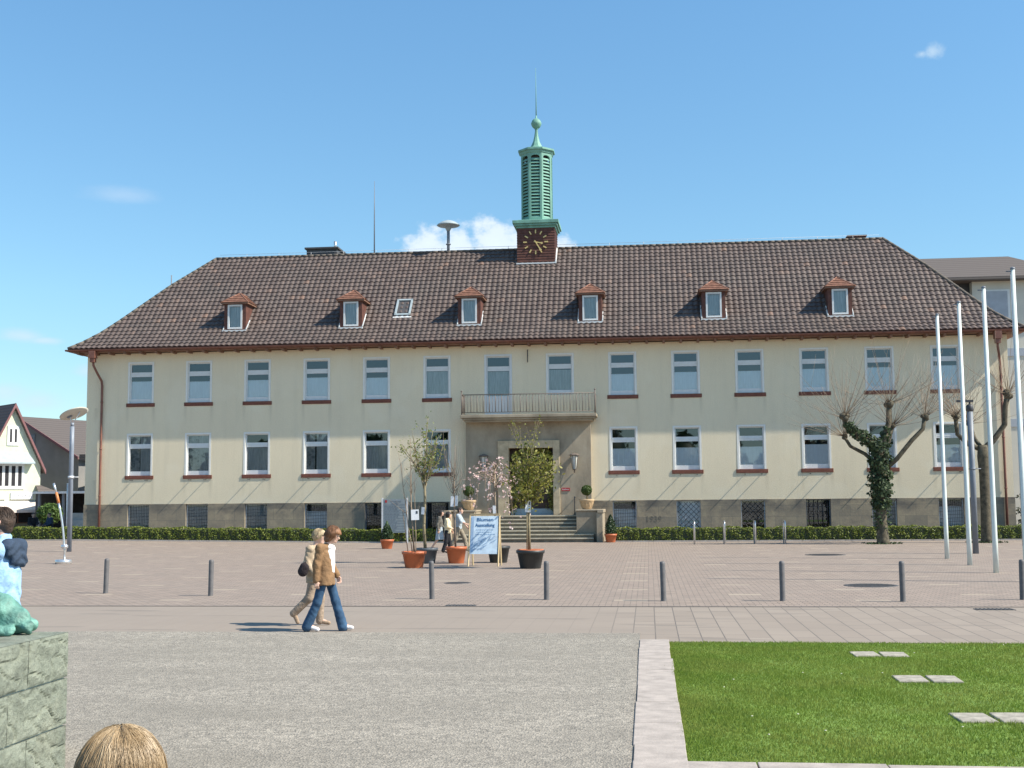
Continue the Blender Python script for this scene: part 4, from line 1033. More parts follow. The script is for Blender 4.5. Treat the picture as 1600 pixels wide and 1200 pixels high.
# ------------------------------------------------------------------ plants
def leaf_cloud(m, n, fn, size, asp=.6):
    for i in range(n):
        p, nr = fn(); m.leaf(p, size * R.uniform(.7, 1.3), nr, asp)

def hedge(x0, x1, label, y0=-3.0, y1=-2.2, h=.66):
    T = thing('hedge', label, 'hedge', ((x0 + x1) / 2, -2.6, 0), 0, 'clipped hedges along the facade')
    ox, oy = (x0 + x1) / 2, -2.6
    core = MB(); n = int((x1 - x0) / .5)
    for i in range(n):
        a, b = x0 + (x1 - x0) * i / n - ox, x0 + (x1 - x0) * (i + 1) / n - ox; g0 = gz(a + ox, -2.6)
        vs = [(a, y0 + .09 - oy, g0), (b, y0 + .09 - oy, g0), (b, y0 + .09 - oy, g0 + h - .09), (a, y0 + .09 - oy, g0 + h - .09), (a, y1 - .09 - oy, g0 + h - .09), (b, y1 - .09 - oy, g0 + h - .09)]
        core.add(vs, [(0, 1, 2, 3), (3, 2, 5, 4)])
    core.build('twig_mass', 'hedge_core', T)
    m = MB()
    def fn():
        x = R.uniform(x0, x1); g = gz(x, -2.6); w = .035 * math.sin(x * 2.3) + .025 * math.sin(x * 5.1 + 2)
        hh = h + w * .8
        if R.random() < .62:
            z = g + .04 + R.random() ** .85 * (hh - .04); dent = .05 * math.sin(x * 9 + z * 7) + .04 * math.sin(x * 21)
            edge = max(0, z - g - hh + .12) * .8
            return (x - ox, y0 + abs(R.gauss(0, .05)) + dent * .6 + edge + .03 - oy, z), (0, -1, .35)
        return (x - ox, R.uniform(y0 + .02, y1) - oy, g + hh - abs(R.gauss(0, .03)) + .025 * math.sin(x * 13)), (0, -.15, 1)
    leaf_cloud(m, int((x1 - x0) * 700), fn, .06)
    m.build('foliage', 'hedge_leaf', T)
hedge(-9.2, 16.75, 'low clipped green hedge running left from the entrance steps')
hedge(24.95, 52, 'low clipped green hedge running right from the entrance steps')
def build_kerbs():
    m = MB(); x = -10.0
    while x < 52:
        if not 16.8 < x + .5 < 24.7: m.add([(x, -3.16, gz(x, -3) - .05), (x + .985, -3.16, gz(x + 1, -3) - .05), (x + .985, -3.06, gz(x + 1, -3) - .05), (x, -3.06, gz(x, -3) - .05), (x, -3.16, gz(x, -3) + .06), (x + .985, -3.16, gz(x + 1, -3) + .06), (x + .985, -3.06, gz(x + 1, -3) + .06), (x, -3.06, gz(x, -3) + .06)],
                         [(4, 5, 6, 7), (0, 1, 5, 4), (1, 2, 6, 5), (3, 0, 4, 7)])
        x += 1
    struct(m.build('hedge_kerb', 'kerb_stone'))
    m = MB(); m.add([(-10, -3.06, .02), (16.8, -3.06, .02), (16.8, -.04, .02), (-10, -.04, .02)], [(0, 1, 2, 3)]); m.add([(24.7, -3.06, .02), (52, -3.06, .02), (52, -.04, .02), (24.7, -.04, .02)], [(0, 1, 2, 3)])
    for i, v in enumerate(m.v): m.v[i] = (v[0], v[1], v[2] + gz(v[0], v[1]))
    struct(m.build('planting_soil', 'soil'))
build_kerbs()

def ball_leaf(m, c, r, n, size, sq=1.0, hollow=.8):
    c = Vector(c)
    for i in range(n):
        d = Vector((R.gauss(0, 1), R.gauss(0, 1), R.gauss(0, 1))).normalized(); k = r * (hollow + (1 - hollow) * R.random()) * (1 + .06 * math.sin(d.x * 7) * math.sin(d.z * 6 + d.y * 5))
        m.leaf(c + Vector((d.x * k, d.y * k, d.z * k * sq)), size * R.uniform(.7, 1.3), d)

def pot_prof(r, h, rim=.03): return [(r * .72, 0), (r * .74, .01), (r * .95, h - .09), (r * 1.02, h - .085), (r * 1.04, h), (r * .95, h + .002), (r * .93, h - .06), (0, h - .06)]

def potted(name, label, loc, r, h, mat, cat='plant pot', group=None, soil=True):
    T = thing(name, label, cat, loc, 0, group)
    m = MB(); m.lathe(pot_prof(r, h), n=28); m.build('pot', mat, T)
    m = MB(); m.lathe([(0, h - .075), (r * .935, h - .07), (r * .5, h - .045), (0, h - .035)], n=16); m.build('soil', 'soil', T)
    return T

def topiary(x, label):
    T = thing('topiary_ball_pot', label, 'potted plant', (x, -1.5, 1.56), 0, 'topiary balls flanking the steps')
    m = MB(); m.lathe([(.2, 0), (.22, .03), (.24, .06), (.27, .12), (.32, .34), (.36, .38), (.38, .44), (.38, .5), (.33, .5), (.31, .46), (0, .46)], n=24)
    for k in range(12):
        a = k * PI / 6; m.tube([(.26 * math.cos(a), .26 * math.sin(a), .1), (.325 * math.cos(a), .325 * math.sin(a), .36)], .018, 5)
    m.build('pot', 'pot_stone', T)
    m = MB(); m.tube([(0, 0, .44), (.01, 0, .85)], .025, 6); m.tube([(.05, .02, .44), (.02, 0, .85)], .018, 6); m.build('stem', 'bark_young', T)
    m = MB(); m.lathe([(0, .72)] + [(.21 * math.cos(a), .94 + .2 * math.sin(a)) for a in np.linspace(-1.4, 1.4, 9)] + [(0, 1.15)], n=14); ball_leaf(m, (0, 0, .94), .27, 1500, .045, .95, .88); m.build('crown', 'box_leaf', T)
topiary(23.76, 'round clipped box ball in a stone pot on the right cheek wall of the steps'); topiary(17.85, 'round clipped box ball in a stone pot on the left cheek wall of the steps')

def cone_shrub(loc, label, h=.95):
    T = potted('conical_shrub_pot', label, loc, .29, .40, 'plastic_terracotta', 'potted plant', 'conical shrubs in terracotta pots')
    m = MB()
    for i in range(1500):
        t = R.random(); z = .36 + t * h; rr = .27 * math.sin(min(1, (1 - t) * 1.25 + .05) * PI / 2) * R.uniform(.55, 1.05); a = R.random() * 6.283
        m.leaf((rr * math.cos(a), rr * math.sin(a), z), R.uniform(.04, .075), (math.cos(a), math.sin(a), .4))
    m.lathe([(.06, .35), (.2, .5), (.13, .9), (.02, 1.2)], n=10); m.build('foliage', 'dark_leaf', T)
cone_shrub((24.98, -3.55, 0), 'dark conical shrub in a terracotta pot right of the entrance steps')
cone_shrub((15.55, -10.2, gz(15.5, -10)), 'small leafy shrub in a terracotta pot behind the bare stemmed orange pot', .75)

def branch(m, p, d, L, r, n=4, curve=.12, up=0.0, taper=.35, sides=5):
    pts = [Vector(p)]; d = Vector(d).normalized(); rs = [r]
    for i in range(n):
        d = (d + Vector((R.gauss(0, curve), R.gauss(0, curve), R.gauss(0, curve) + up))).normalized(); pts.append(pts[-1] + d * (L / n)); rs.append(r * (1 - (1 - taper) * (i + 1) / n))
    m.tube(pts, rs, sides); return pts

def label_tag(T, loc, w, h, dark=True, mat='sign_white'):
    m = MB(); m.box(-w / 2, w / 2, -.006, .006, -h / 2, h / 2); o = m.build('paper_label', mat, T); o.location = loc; o.rotation_euler = (0, R.uniform(-.1, .1), R.uniform(-.25, .25))
    if dark:
        m = MB(); m.box(w * .12, w * .36, -.012, -.007, h * .1, h * .36); m.build('printed_photo', 'text_dark', o)

def gpt(px, py):
    d = view_dir(px, py); z = 0
    for _ in range(6):
        t = (z - CZ) / d.z; x, y = CX + d.x * t, CY + d.y * t; z = gz(x, y)
    return Vector((x, y, z))

def build_saplings():
    G = 'potted trees around the sign stand'
    # light green sapling in grey tub
    p = gpt(667, 880); T = potted('potted_tree', 'light green sapling with a forked crown in a grey tub behind an orange pot', p, .36, .50, 'grey_plastic', 'potted tree', G)
    w = MB(); lf = MB()
    tr = [Vector((-.05, 0, .42)), Vector((-.10, 0, 1.2)), Vector((-.06, 0, 2.0)), Vector((-.07, 0, 2.75))]; w.tube(tr, [.055, .05, .045, .045], 8)
    for k in range(13):
        a = k * 2.4 + R.random(); z0 = 2.35 + R.random() * .5; tilt = R.uniform(.25, .75)
        pts = branch(w, (-.07, 0, z0), (math.cos(a) * tilt, math.sin(a) * tilt, 1), R.uniform(1.2, 2.1), .024, 6, .10, .05)
        for i in range(15):
            q = pts[R.randint(1, 6)] + Vector((R.gauss(0, .05), R.gauss(0, .05), R.gauss(0, .08))); lf.leaf(q, R.uniform(.05, .09))
        for j in range(5):
            q = pts[R.randint(1, 5)]; pp = branch(w, q, (R.gauss(0, 1), R.gauss(0, 1), .8), R.uniform(.3, .7), .009, 3, .15, .1)
            for i in range(7): lf.leaf(pp[R.randint(1, 3)] + Vector((R.gauss(0, .06), R.gauss(0, .06), R.gauss(0, .06))), R.uniform(.05, .085))
    pts = branch(w, (-.07, 0, 2.7), (0, 0, 1), 2.15, .03, 6, .05)
    for i in range(36): lf.leaf(pts[R.randint(2, 6)] + Vector((R.gauss(0, .09), R.gauss(0, .09), R.gauss(0, .15))), .07)
    w.build('trunk', 'bark_young', T); lf.build('foliage', 'young_leaf', T); label_tag(T, (-.12, -.06, 1.72), .1, .24, False)
    # bare stems in orange pot
    p = gpt(647, 887); T = potted('potted_tree', 'bare thin stems tied to canes in the front orange pot', p, .37, .50, 'plastic_terracotta', 'potted tree', G)
    w = MB()
    for (dx, dy, ex, L, r) in ((-.05, 0, -.5, 2.9, .02), (.02, .03, -.12, 3.6, .022), (.06, -.03, .16, 2.2, .016), (-.02, .05, .02, 3.2, .014)):
        pts = branch(w, (dx, dy, .42), (ex * .35, R.gauss(0, .04), 1), L, r, 7, .035, .02)
        for j in range(6): branch(w, pts[R.randint(3, 6)], (R.gauss(0, .5), R.gauss(0, .5), 1), R.uniform(.4, .9), .007, 3, .12, .1)
    w.tube([(-.18, 0, .4), (-.36, .0, 1.75)], .014, 5)
    w.build('stem', 'twig', T); label_tag(T, (.05, -.1, 1.62), .24, .32)
    # upswept slim tree in orange pot
    p = gpt(713, 880); T = potted('potted_tree', 'slim leafless tree with upswept twigs in the orange pot beside the sign', p, .34, .54, 'plastic_terracotta', 'potted tree', G)
    w = MB(); w.tube([(-.02, 0, .45), (-.05, 0, 1.4), (-.07, 0, 2.4), (-.05, 0, 3.1), (-.03, 0, 3.9)], [.036, .032, .026, .02, .006], 7)
    for k in range(34):
        z = R.uniform(2.0, 3.1); a = R.random() * 6.283
        pts = [Vector((-.06, 0, z))]
        rr = R.uniform(.18, .4); L = R.uniform(.7, 1.4)
        for i in range(1, 6):
            t = i / 5; pts.append(Vector((-.06 + math.cos(a) * rr * math.sin(t * 1.7) * 1.0, math.sin(a) * rr * math.sin(t * 1.7), z + L * t * (.35 + .65 * t))))
        w.tube(pts, [.011, .009, .008, .006, .005, .003], 4)
    w.build('trunk', 'twig_grey', T); label_tag(T, (-.12, -.06, 2.02), .10, .34, False); label_tag(T, (.02, -.05, 2.04), .09, .34, False)
    # weeping cherry
    p = gpt(779, 879); T = potted('potted_tree', 'weeping cherry with pink blossom in a black tub behind the sign', p, .38, .54, 'black_plastic', 'potted tree', G)
    w = MB(); bl = MB(); w.tube([(-.08, 0, .45), (-.1, 0, 1.5), (-.12, 0, 2.5), (-.1, 0, 3.1)], [.045, .04, .036, .03], 7)
    for k in range(28):
        a = k * 2.4 + R.random() * .6; rr = R.uniform(.45, 1.2); dr = R.uniform(.3, 1.5); z = R.uniform(2.3, 3.1)
        pts = []
        for i in range(8):
            t = i / 7; pts.append(Vector((-.1 + math.cos(a) * rr * math.sin(t * PI / 2 * 1.1), math.sin(a) * rr * math.sin(t * PI / 2), z + .42 * math.sin(t * PI) - dr * t * t)) + Vector((R.gauss(0, .02), R.gauss(0, .02), 0)))
        w.tube(pts, [.014, .012, .011, .009, .008, .006, .005, .004], 4)
        for i in range(9):
            q = pts[R.randint(2, 7)] + Vector((R.gauss(0, .045), R.gauss(0, .045), R.gauss(0, .06)))
            for j in range(2): bl.leaf(q + Vector((R.gauss(0, .02), R.gauss(0, .02), R.gauss(0, .02))), R.uniform(.04, .075), None, .9)
    w.build('trunk', 'twig', T); bl.build('blossom', 'blossom', T); label_tag(T, (-.12, -.06, 1.74), .1, .26, False)
    # leafy standard in black tub
    p = gpt(829, 888); T = potted('potted_tree', 'dense olive green standard tree in a wide black tub right of the sign', p, .42, .54, 'black_plastic', 'potted tree', G)
    m = MB(); m.lathe([(.36, .5), (.40, .52), (.40, .57), (.35, .56), (.34, .52)], n=24); m.build('inner_pot', 'terracotta', T)
    w = MB(); lf = MB(); w.tube([(-.03, 0, .48), (-.04, 0, 1.3), (-.03, 0, 2.0), (-.02, 0, 2.6)], [.05, .042, .036, .03], 8)
    w.tube([(-.1, -.05, .5), (-.09, -.05, 1.9)], .018, 5)
    for k in range(40):
        a = k * 2.4; z0 = R.uniform(1.75, 2.9); tilt = R.uniform(.3, 1.4); L = R.uniform(.6, 1.15)
        pts = branch(w, (-.02, 0, z0), (math.cos(a) * tilt, math.sin(a) * tilt, .9), L, .014, 5, .14, .06)
        for i in range(48):
            q = pts[R.randint(1, 5)] + Vector((R.gauss(0, .11), R.gauss(0, .11), R.gauss(0, .12))); lf.leaf(q, R.uniform(.06, .11))
    for k in range(9):
        a = R.random() * 6.28; pts = branch(w, (-.02, 0, 3.0), (math.cos(a) * .4, math.sin(a) * .4, 1), R.uniform(1.1, 1.9), .010, 6, .08)
        for i in range(20): lf.leaf(pts[R.randint(2, 6)] + Vector((R.gauss(0, .05), R.gauss(0, .05), R.gauss(0, .08))), .06)
    w.build('trunk', 'bark_young', T); lf.build('foliage', 'crown_leaf', T); label_tag(T, (-.05, -.07, 1.86), .17, .36)
    # garland round the doorway
    m = MB(); st = MB()
    path = [(19.9, 1.5), (19.95, 2.6), (20.0, 3.6), (20.15, 4.4), (20.9, 4.62), (21.6, 4.6), (21.9, 4.2), (21.95, 3.3), (21.95, 2.3), (21.95, 1.6)]
    st.tube([(x, -.1, z) for x, z in path], .03, 5)
    for i in range(2600):
        k = R.randint(0, len(path) - 2); t = R.random(); x = path[k][0] * (1 - t) + path[k + 1][0] * t; z = path[k][1] * (1 - t) + path[k + 1][1] * t
        m.leaf((x + R.gauss(0, .12), -.12 + R.gauss(0, .09), z + R.gauss(0, .12)), R.uniform(.06, .11))
    T = thing('door_garland', 'leafy green garland hung round the entrance doorway', 'garland', (0, 0, 0)); st.build('stem', 'twig', T); m.build('foliage', 'crown_leaf', T)
build_saplings()

def pollard(base, label, limbs, trunk, ivy, twig_len, seed, ntw=26):
    global R
    R = random.Random(seed)
    T = thing('pollarded_tree', label, 'tree', base, 0, 'pollarded plane trees by the hedge')
    w = MB(); tw = MB(); w.tube([p for p, r in trunk], [r for p, r in trunk], 12)
    for pts, rs, end in limbs:
        w.tube(pts, [q * .86 for q in rs], 8)
        e = Vector(pts[-1])
        for k in range(7):
            d = Vector((R.gauss(0, 1), R.gauss(0, 1), R.gauss(0, 1))).normalized(); r0 = rs[-1]
            w.lathe([(0, -r0 * 1.1), (r0 * .9, -r0 * .5), (r0 * 1.05, 0), (r0 * .8, r0 * .6), (0, r0 * 1.0)], e + d * r0 * .8, 7)
        dirn = (Vector(pts[-1]) - Vector(pts[-2])).normalized()
        for k in range(ntw):
            d = (dirn * .25 + Vector((R.gauss(0, .85), R.gauss(0, .85), R.uniform(-.25, 1.25)))).normalized()
            L = twig_len * R.uniform(.45, 1.1); q = [e + d * rs[-1] * .7]; rr = R.uniform(.008, .013)
            for i in range(5):
                d = (d + Vector((R.gauss(0, .05), R.gauss(0, .05), .08 + R.gauss(0, .04)))).normalized(); q.append(q[-1] + d * L / 5)
            tw.tube(q, [rr, rr * .9, rr * .8, rr * .65, rr * .5, rr * .3], 4)
            if R.random() < .5:
                b = q[R.randint(1, 3)]; d2 = (d + Vector((R.gauss(0, .4), R.gauss(0, .4), .2))).normalized(); tw.tube([b, b + d2 * L * .25, b + d2 * L * .5 + Vector((0, 0, .05))], [rr * .6, rr * .45, rr * .25], 3)
    w.build('trunk', 'bark', T); tw.build('twigs', 'twig', T)
    if ivy:
        m = MB()
        for n, (a, b, ra, rb) in ivy:
            a, b = Vector(a), Vector(b); ax = (b - a).normalized()
            for i in range(n):
                t = R.random(); d = Vector((R.gauss(0, 1), R.gauss(0, 1), R.gauss(0, 1))); d -= ax * d.dot(ax); d.normalize()
                lump = 1 + .35 * math.sin(t * 17 + d.x * 3) * R.random()
                m.leaf(a.lerp(b, t) + d * (ra + (rb - ra) * t) * R.uniform(.85, 1.25) * lump, R.uniform(.07, .13), d + Vector((0, 0, .3)), .8)
        m.build('ivy', 'ivy_leaf', T)
    m = MB()
    for i in range(160):
        a = R.random() * 6.28; rr = R.uniform(.25, .7); m.leaf((rr * math.cos(a) * 1.3, rr * math.sin(a), R.uniform(.01, .06)), .09, (0, 0, 1))
    m.build('ground_leaves', 'dark_leaf', T)

def build_pollards():
    b = Vector((36.96, -7.15, 0))
    pollard(b, 'ivy covered pollarded tree with four knobbly limbs and thin bare twigs', [
        ([(0, 0, 3.9), (-.35, -.1, 4.4), (-.95, -.2, 4.75), (-1.45, -.2, 5.2), (-1.5, -.2, 5.55)], [.2, .17, .15, .13, .14], 0),
        ([(-.05, 0, 3.4), (-.6, .25, 3.95), (-1.2, .35, 4.3), (-1.45, .4, 4.75)], [.12, .10, .09, .09], 0),
        ([(.05, 0, 4.1), (.25, .1, 4.7), (.45, .1, 5.3), (.48, .1, 6.15)], [.2, .16, .14, .14], 0),
        ([(.1, 0, 3.2), (.7, -.1, 3.7), (1.35, -.15, 4.5), (1.85, -.15, 5.0), (1.95, -.1, 5.5)], [.15, .12, .115, .11, .12], 0),
        ([(.1, .1, 4.0), (.5, .5, 4.5), (.7, .6, 5.2)], [.12, .1, .1], 0)],
        [((.02, 0, -.1), .34), ((.0, 0, .15), .27), ((-.02, 0, .8), .23), ((-.04, 0, 1.8), .22), ((-.02, 0, 2.8), .25), ((0, 0, 3.5), .3), ((.03, 0, 4.2), .24)],
        [(900, ((-.02, 0, 1.5), (-.02, 0, 2.6), .32, .42)), (1700, ((-.02, 0, 2.4), (.0, 0, 4.4), .40, .38)), (420, ((-.1, 0, 4.3), (-1.0, -.2, 4.85), .28, .22)), (240, ((-1.0, -.2, 4.8), (-1.45, -.2, 5.3), .2, .16)), (160, ((.1, .1, 4.3), (.4, .1, 5.1), .2, .14)), (120, ((0, 0, .6), (0, 0, 1.6), .27, .3))], 3.1, 21, 31)
    b = Vector((41.6, -6.2, 0))
    pollard(b, 'mottled pollarded tree with two forked limbs behind the flagpoles at the right', [
        ([(0, 0, 4.1), (.45, -.05, 4.5), (.95, -.1, 5.2), (1.0, -.1, 6.0), (1.15, -.1, 6.55)], [.17, .15, .14, .14, .15], 0),
        ([(-.05, 0, 4.1), (-.6, .1, 4.35), (-1.05, .1, 4.8), (-1.1, .1, 5.6)], [.15, .12, .11, .11], 0),
        ([(0, .05, 4.1), (-.2, .5, 4.6), (-.35, .7, 5.3)], [.12, .1, .09], 0)],
        [((0, 0, -.1), .33), ((0, 0, .2), .26), ((0, 0, 1.5), .22), ((0, 0, 3.0), .22), ((0, 0, 3.8), .27), ((0, 0, 4.3), .22)], None, 2.9, 33, 34)
build_pollards()

def build_misc_plants():
    T = thing('round_bush', 'round bright green bush behind the hedge beside the carport', 'bush', (-12.75, 15.5, .15))
    m = MB(); m.tube([(0, 0, 0), (0, 0, 1.0)], .08, 6); m.build('trunk', 'bark', T)
    m = MB(); ball_leaf(m, (0, 0, 1.25), .85, 1800, .13, .85, .7); m.lathe([(0, .5)] + [(.6 * math.cos(a), 1.25 + .55 * math.sin(a)) for a in np.linspace(-1.3, 1.3, 7)] + [(0, 1.8)], n=10); m.build('crown', 'far_leaf', T)
    T = thing('fir_tree', 'dark narrow fir standing past the right corner of the town hall', 'tree', (47.2, 5, 0))
    m = MB(); m.tube([(0, 0, 0), (0, 0, 5)], [.12, .02], 6); m.build('trunk', 'bark', T)
    m = MB()
    for i in range(3800):
        t = R.random() ** 1.3; a = R.random() * 6.28; rr = (1.25 * (1 - t) + .05) * R.uniform(.4, 1.0) * (1 + .25 * math.sin(t * 40)); m.leaf((rr * math.cos(a), rr * math.sin(a), .3 + t * 4.9), R.uniform(.1, .2), (math.cos(a), math.sin(a), -.2), .35)
    m.build('foliage', 'fir_leaf', T)
    T = thing('low_shrub', 'small yellowish shrub under the fir at the right edge', 'bush', (46.6, 1.5, 0))
    m = MB(); ball_leaf(m, (0, 0, .7), .8, 900, .11, 1.0, .5); m.build('foliage', 'far_leaf', T)
build_misc_plants()

# ------------------------------------------------------------------ street furniture
def build_street():
    words = ['leftmost bollard, standing alone left of the walking women', 'second bollard from the left, behind the walking women', 'dark bollard in front of the orange plant pots', 'dark bollard just right of the wide black tub', 'dark bollard behind the corner of stone strip and lawn', 'bollard between the lawn corner and the big manhole cover', 'dark bollard just right of the big manhole cover', 'last bollard at the right edge, beside the nearest flagpole']
    pr = MB(); pr.lathe([(.06, -.02), (.058, 0), (.055, .02), (.055, .74), (.05, .775), (.03, .79), (0, .792)], n=16); p0 = None
    for i, (px, py) in enumerate(((165, 927), (329, 931), (675, 936), (854, 937), (1037, 939), (1223, 939), (1411, 940), (1598, 937))):
        if p0 is None: o = p0 = pr.build('bollard', 'bollard_grey')
        else: o = p0.copy(); C.objects.link(o)
        o.location = gpt(px, py); o.rotation_euler = (R.uniform(-.015, .015), R.uniform(-.02, .02), 0); tag(o, 'grey round bollard: ' + words[i], 'bollard', 'bollards across the square')
    # flagpoles
    fw = ['tall white flagpole, farthest and leftmost of the four', 'tall white flagpole, second from the left', 'tall white flagpole, third from the left', 'tall white flagpole cut by the right edge, nearest of the four']; f0 = None
    for i, (x, y, h) in enumerate(((36.56, -20.48, 8.15), (36.3, -24.42, 7.95), (36.02, -28.26, 7.75), (35.75, -31.9, 7.6))):
        if f0 is None:
            f0 = thing('flagpole', '', 'flagpole'); m = MB(); m.tube([(0, 0, -.05), (0, 0, 1.0), (0, 0, 8.1)], [.075, .072, .05], 12); m.build('pole', 'alu_pole', f0)
            m = MB(); m.lathe([(.052, 8.1), (.06, 8.11), (.06, 8.15), (.0, 8.18)], n=10); m.tube([(0, 0, 8.06), (-.16, 0, 8.06)], .018, 5); m.build('cap', 'grey_paint', f0)
            m = MB(); m.tube([(-.075, -.02, .9), (-.06, -.02, 8.0)], .006, 4); m.build('halyard', 'zinc', f0)
            o = f0
        else: o = copy_tree(f0)
        o.location = (x, y, 0); o.scale = (1, 1, h / 8.15); tag(o, fw[i], 'flagpole', 'white flagpoles in a row')
    # bicycle hoops seen end-on
    hw_ = ['first steel hoop from the left', 'second steel hoop from the left', 'third steel hoop from the left', 'rightmost steel hoop']; h0 = None
    for i, px in enumerate((1085, 1131, 1178, 1224)):
        if h0 is None:
            m = MB(); a = [(0, -.38, -.05), (0, -.38, .86)] + [(0, -.38 + .16 * (1 - math.cos(t)), .86 + .16 * math.sin(t)) for t in np.linspace(.3, 1.57, 5)] + [(0, .38 - .16 * (1 - math.cos(t)), .86 + .16 * math.sin(t)) for t in np.linspace(1.57, .3, 5)] + [(0, .38, .86), (0, .38, -.05)]
            m.tube(a, .03, 8); h0 = m.build('bicycle_hoop', 'steel'); o = h0
        else: o = h0.copy(); C.objects.link(o)
        p = gpt(px, 850); o.location = (p.x + .03 * i, -6.4, 0); tag(o, hw_[i] + ' of the four posts before the right hedge', 'bike stand', 'steel hoops before the hedge')
    # street lamp with tilted disc
    T = thing('street_lamp', 'tall grey street lamp with tilted pale disc at the left corner of the town hall', 'street lamp', gpt(108, 862))
    m = MB(); m.tube([(0, 0, -.05), (0, 0, 4.2), (0, 0, 5.15)], [.095, .09, .085], 14); m.tube([(0, 0, 5.15), (0, 0, 5.3)], [.07, .07], 12); m.build('pole', 'lamp_grey', T)
    m = MB(); m.tube([(0, 0, 3.05), (.32, 0, 3.05)], .02, 5); m.tube([(0, 0, 3.0), (0, 0, 3.1)], .125, 10); m.build('bracket', 'zinc', T)
    m = MB(); m.tube([(-.05, 0, 5.3), (-.12, 0, 5.58)], .02, 5); m.tube([(.05, 0, 5.3), (.32, 0, 5.75)], .02, 5); m.build('strut', 'zinc', T)
    m = MB(); m.lathe([(0, -.02), (.5, -.03), (.59, 0), (.5, .04), (.0, .07)], n=36); o = m.build('reflector_disc', 'disc_cream', T); o.location = (.06, 0, 5.68); o.rotation_euler = (-.16, -.42, 0)
    m = MB(); m.box(-.1, .1, -.06, .06, -.07, -.02); q = m.build('lamp_unit', 'grey_paint', o); q.location = (-.22, 0, 0)
    # second lamp post at right
    T = thing('street_lamp', 'dark grey lamp post with small head in front of the forked tree at the right', 'street lamp', gpt(1525, 865))
    m = MB(); m.tube([(0, 0, -.05), (0, 0, 5.15)], .105, 12); m.tube([(0, 0, 3.0), (0, 0, 3.06)], .12, 10); m.tube([(0, 0, 3.03), (.3, 0, 3.03)], .018, 5); m.build('pole', 'grey_paint', T)
    m = MB(); m.lathe([(.11, 5.1), (.13, 5.15), (.13, 5.3), (.07, 5.36), (0, 5.37)], n=12); m.box(-.45, .12, -.06, .06, 5.44, 5.52); m.tube([(0, 0, 5.3), (0, 0, 5.5)], .03, 6); m.build('lamp_head', 'iron', T)
    # curved orange tipped pole
    T = thing('curved_marker_pole', 'slender curved steel pole with orange band on a round base by the left lamp', 'pole', gpt(99, 881))
    m = MB(); m.lathe([(.27, -.01), (.27, .12), (.25, .14), (0, .15)], n=28); m.build('base', 'steel', T)
    def cp(z): return (-.02 - .42 * ((z - .5) / 2.2) ** 1.7 if z > .5 else 0.0, 0, z)
    m = MB(); m.tube([(.04, 0, .12), (.03, 0, .5)] + [(cp(z)[0] + .03, 0, z) for z in np.linspace(.6, 2.05, 8)], .036, 10); m.build('lower_tube', 'steel', T)
    m = MB(); m.lathe([(.04, .5), (.11, .53), (.12, .58), (.11, .63), (.04, .66)], (.03, 0, 0), 14); m.build('collar', 'steel', T)
    m = MB(); m.tube([(cp(z)[0] + .03, 0, z) for z in (2.05, 2.2, 2.4)], .046, 10); m.build('orange_band', 'orange', T)
    m = MB(); m.tube([(cp(z)[0] + .03, 0, z) for z in (2.4, 2.55, 2.72)], .038, 10); m.build('upper_tube', 'steel', T)
    m = MB(); m.tube([(0, 0, 0), (0, 0, 3.0)], .045, 8); m.tube([(0, 0, 3.0), (0, 0, 3.04)], .06, 8); o = m.build('steel_post', 'zinc'); o.location = (-4.2, .5, .1); tag(o, 'plain thin grey post behind the hedge left of the lamp', 'post')
    # info board
    T = thing('information_board', 'grey information board with many text rows standing at the left hedge', 'notice board', (14.45, -3.25, gz(14.4, -3.2)))
    for s in (-1, 1):
        m = MB(); m.box(s * .62 - .035, s * .62 + .035, -.035, .035, -.05, 2.2); m.build('post', 'zinc', T)
    m = MB(); m.box(-.585, .585, -.03, .02, .5, 2.14); b = m.build('panel', 'panel_grey', T)
    for z in np.arange(.56, 1.9, .13):
        m = MB(); m.box(-.54, .54, -.036, -.031, z, z + .012); m.build('row_line', 'board_line', b)
    m = MB()
    for z in np.arange(.585, 1.85, .13):
        x = -.5
        while x < R.uniform(-.1, .35): w = R.uniform(.05, .16); m.box(x, x + w, -.036, -.031, z + .025, z + .06); x += w + .04
    o = m.build('row_lettering', 'board_line', b)
    m = MB(); m.box(-.48, -.38, -.04, -.031, 1.97, 2.09); m.build('town_crest', 'red_paint', b)
    m = MB(); m.box(-.2, .32, -.036, -.031, 2.0, 2.06); m.box(-.16, .2, -.036, -.031, 1.9, 1.95); m.build('board_heading', 'board_line', b)
    # A-frame sign
    p = gpt(755, 885); T = thing('sign_stand', 'wooden A frame sign stand with a blue and white poster before the steps', 'sign stand', p, math.radians(-4))
    tl = math.radians(11); Mf = Matrix.Rotation(-tl, 3, 'X')
    def leg(x, y0, z0, y1, z1, name, r=.028):
        m = MB(); m.tube([(x, y0, z0), (x, y1, z1)], r, 4, True, False); m.build(name, 'wood_light', T)
    for s in (-1, 1): leg(s * .475, -.02, 0, .30, 1.57, 'front_leg'); leg(s * .455, .62, 0, .33, 1.52, 'rear_leg')
    fp = lambda z: -.02 + .32 * z / 1.57
    m = MB(); m.add([(-.475, fp(1.6) - .02, 1.57), (.475, fp(1.6) - .02, 1.57), (.475, fp(1.6) + .03, 1.57), (-.475, fp(1.6) + .03, 1.57), (-.475, fp(1.6) - .02, 1.63), (.475, fp(1.6) - .02, 1.63), (.475, fp(1.6) + .03, 1.63), (-.475, fp(1.6) + .03, 1.63)], [(0, 3, 2, 1), (4, 5, 6, 7), (0, 1, 5, 4), (1, 2, 6, 5), (2, 3, 7, 6), (3, 0, 4, 7)]); m.build('top_rail', 'wood_light', T)
    m = MB(); z0, z1 = .38, 1.55
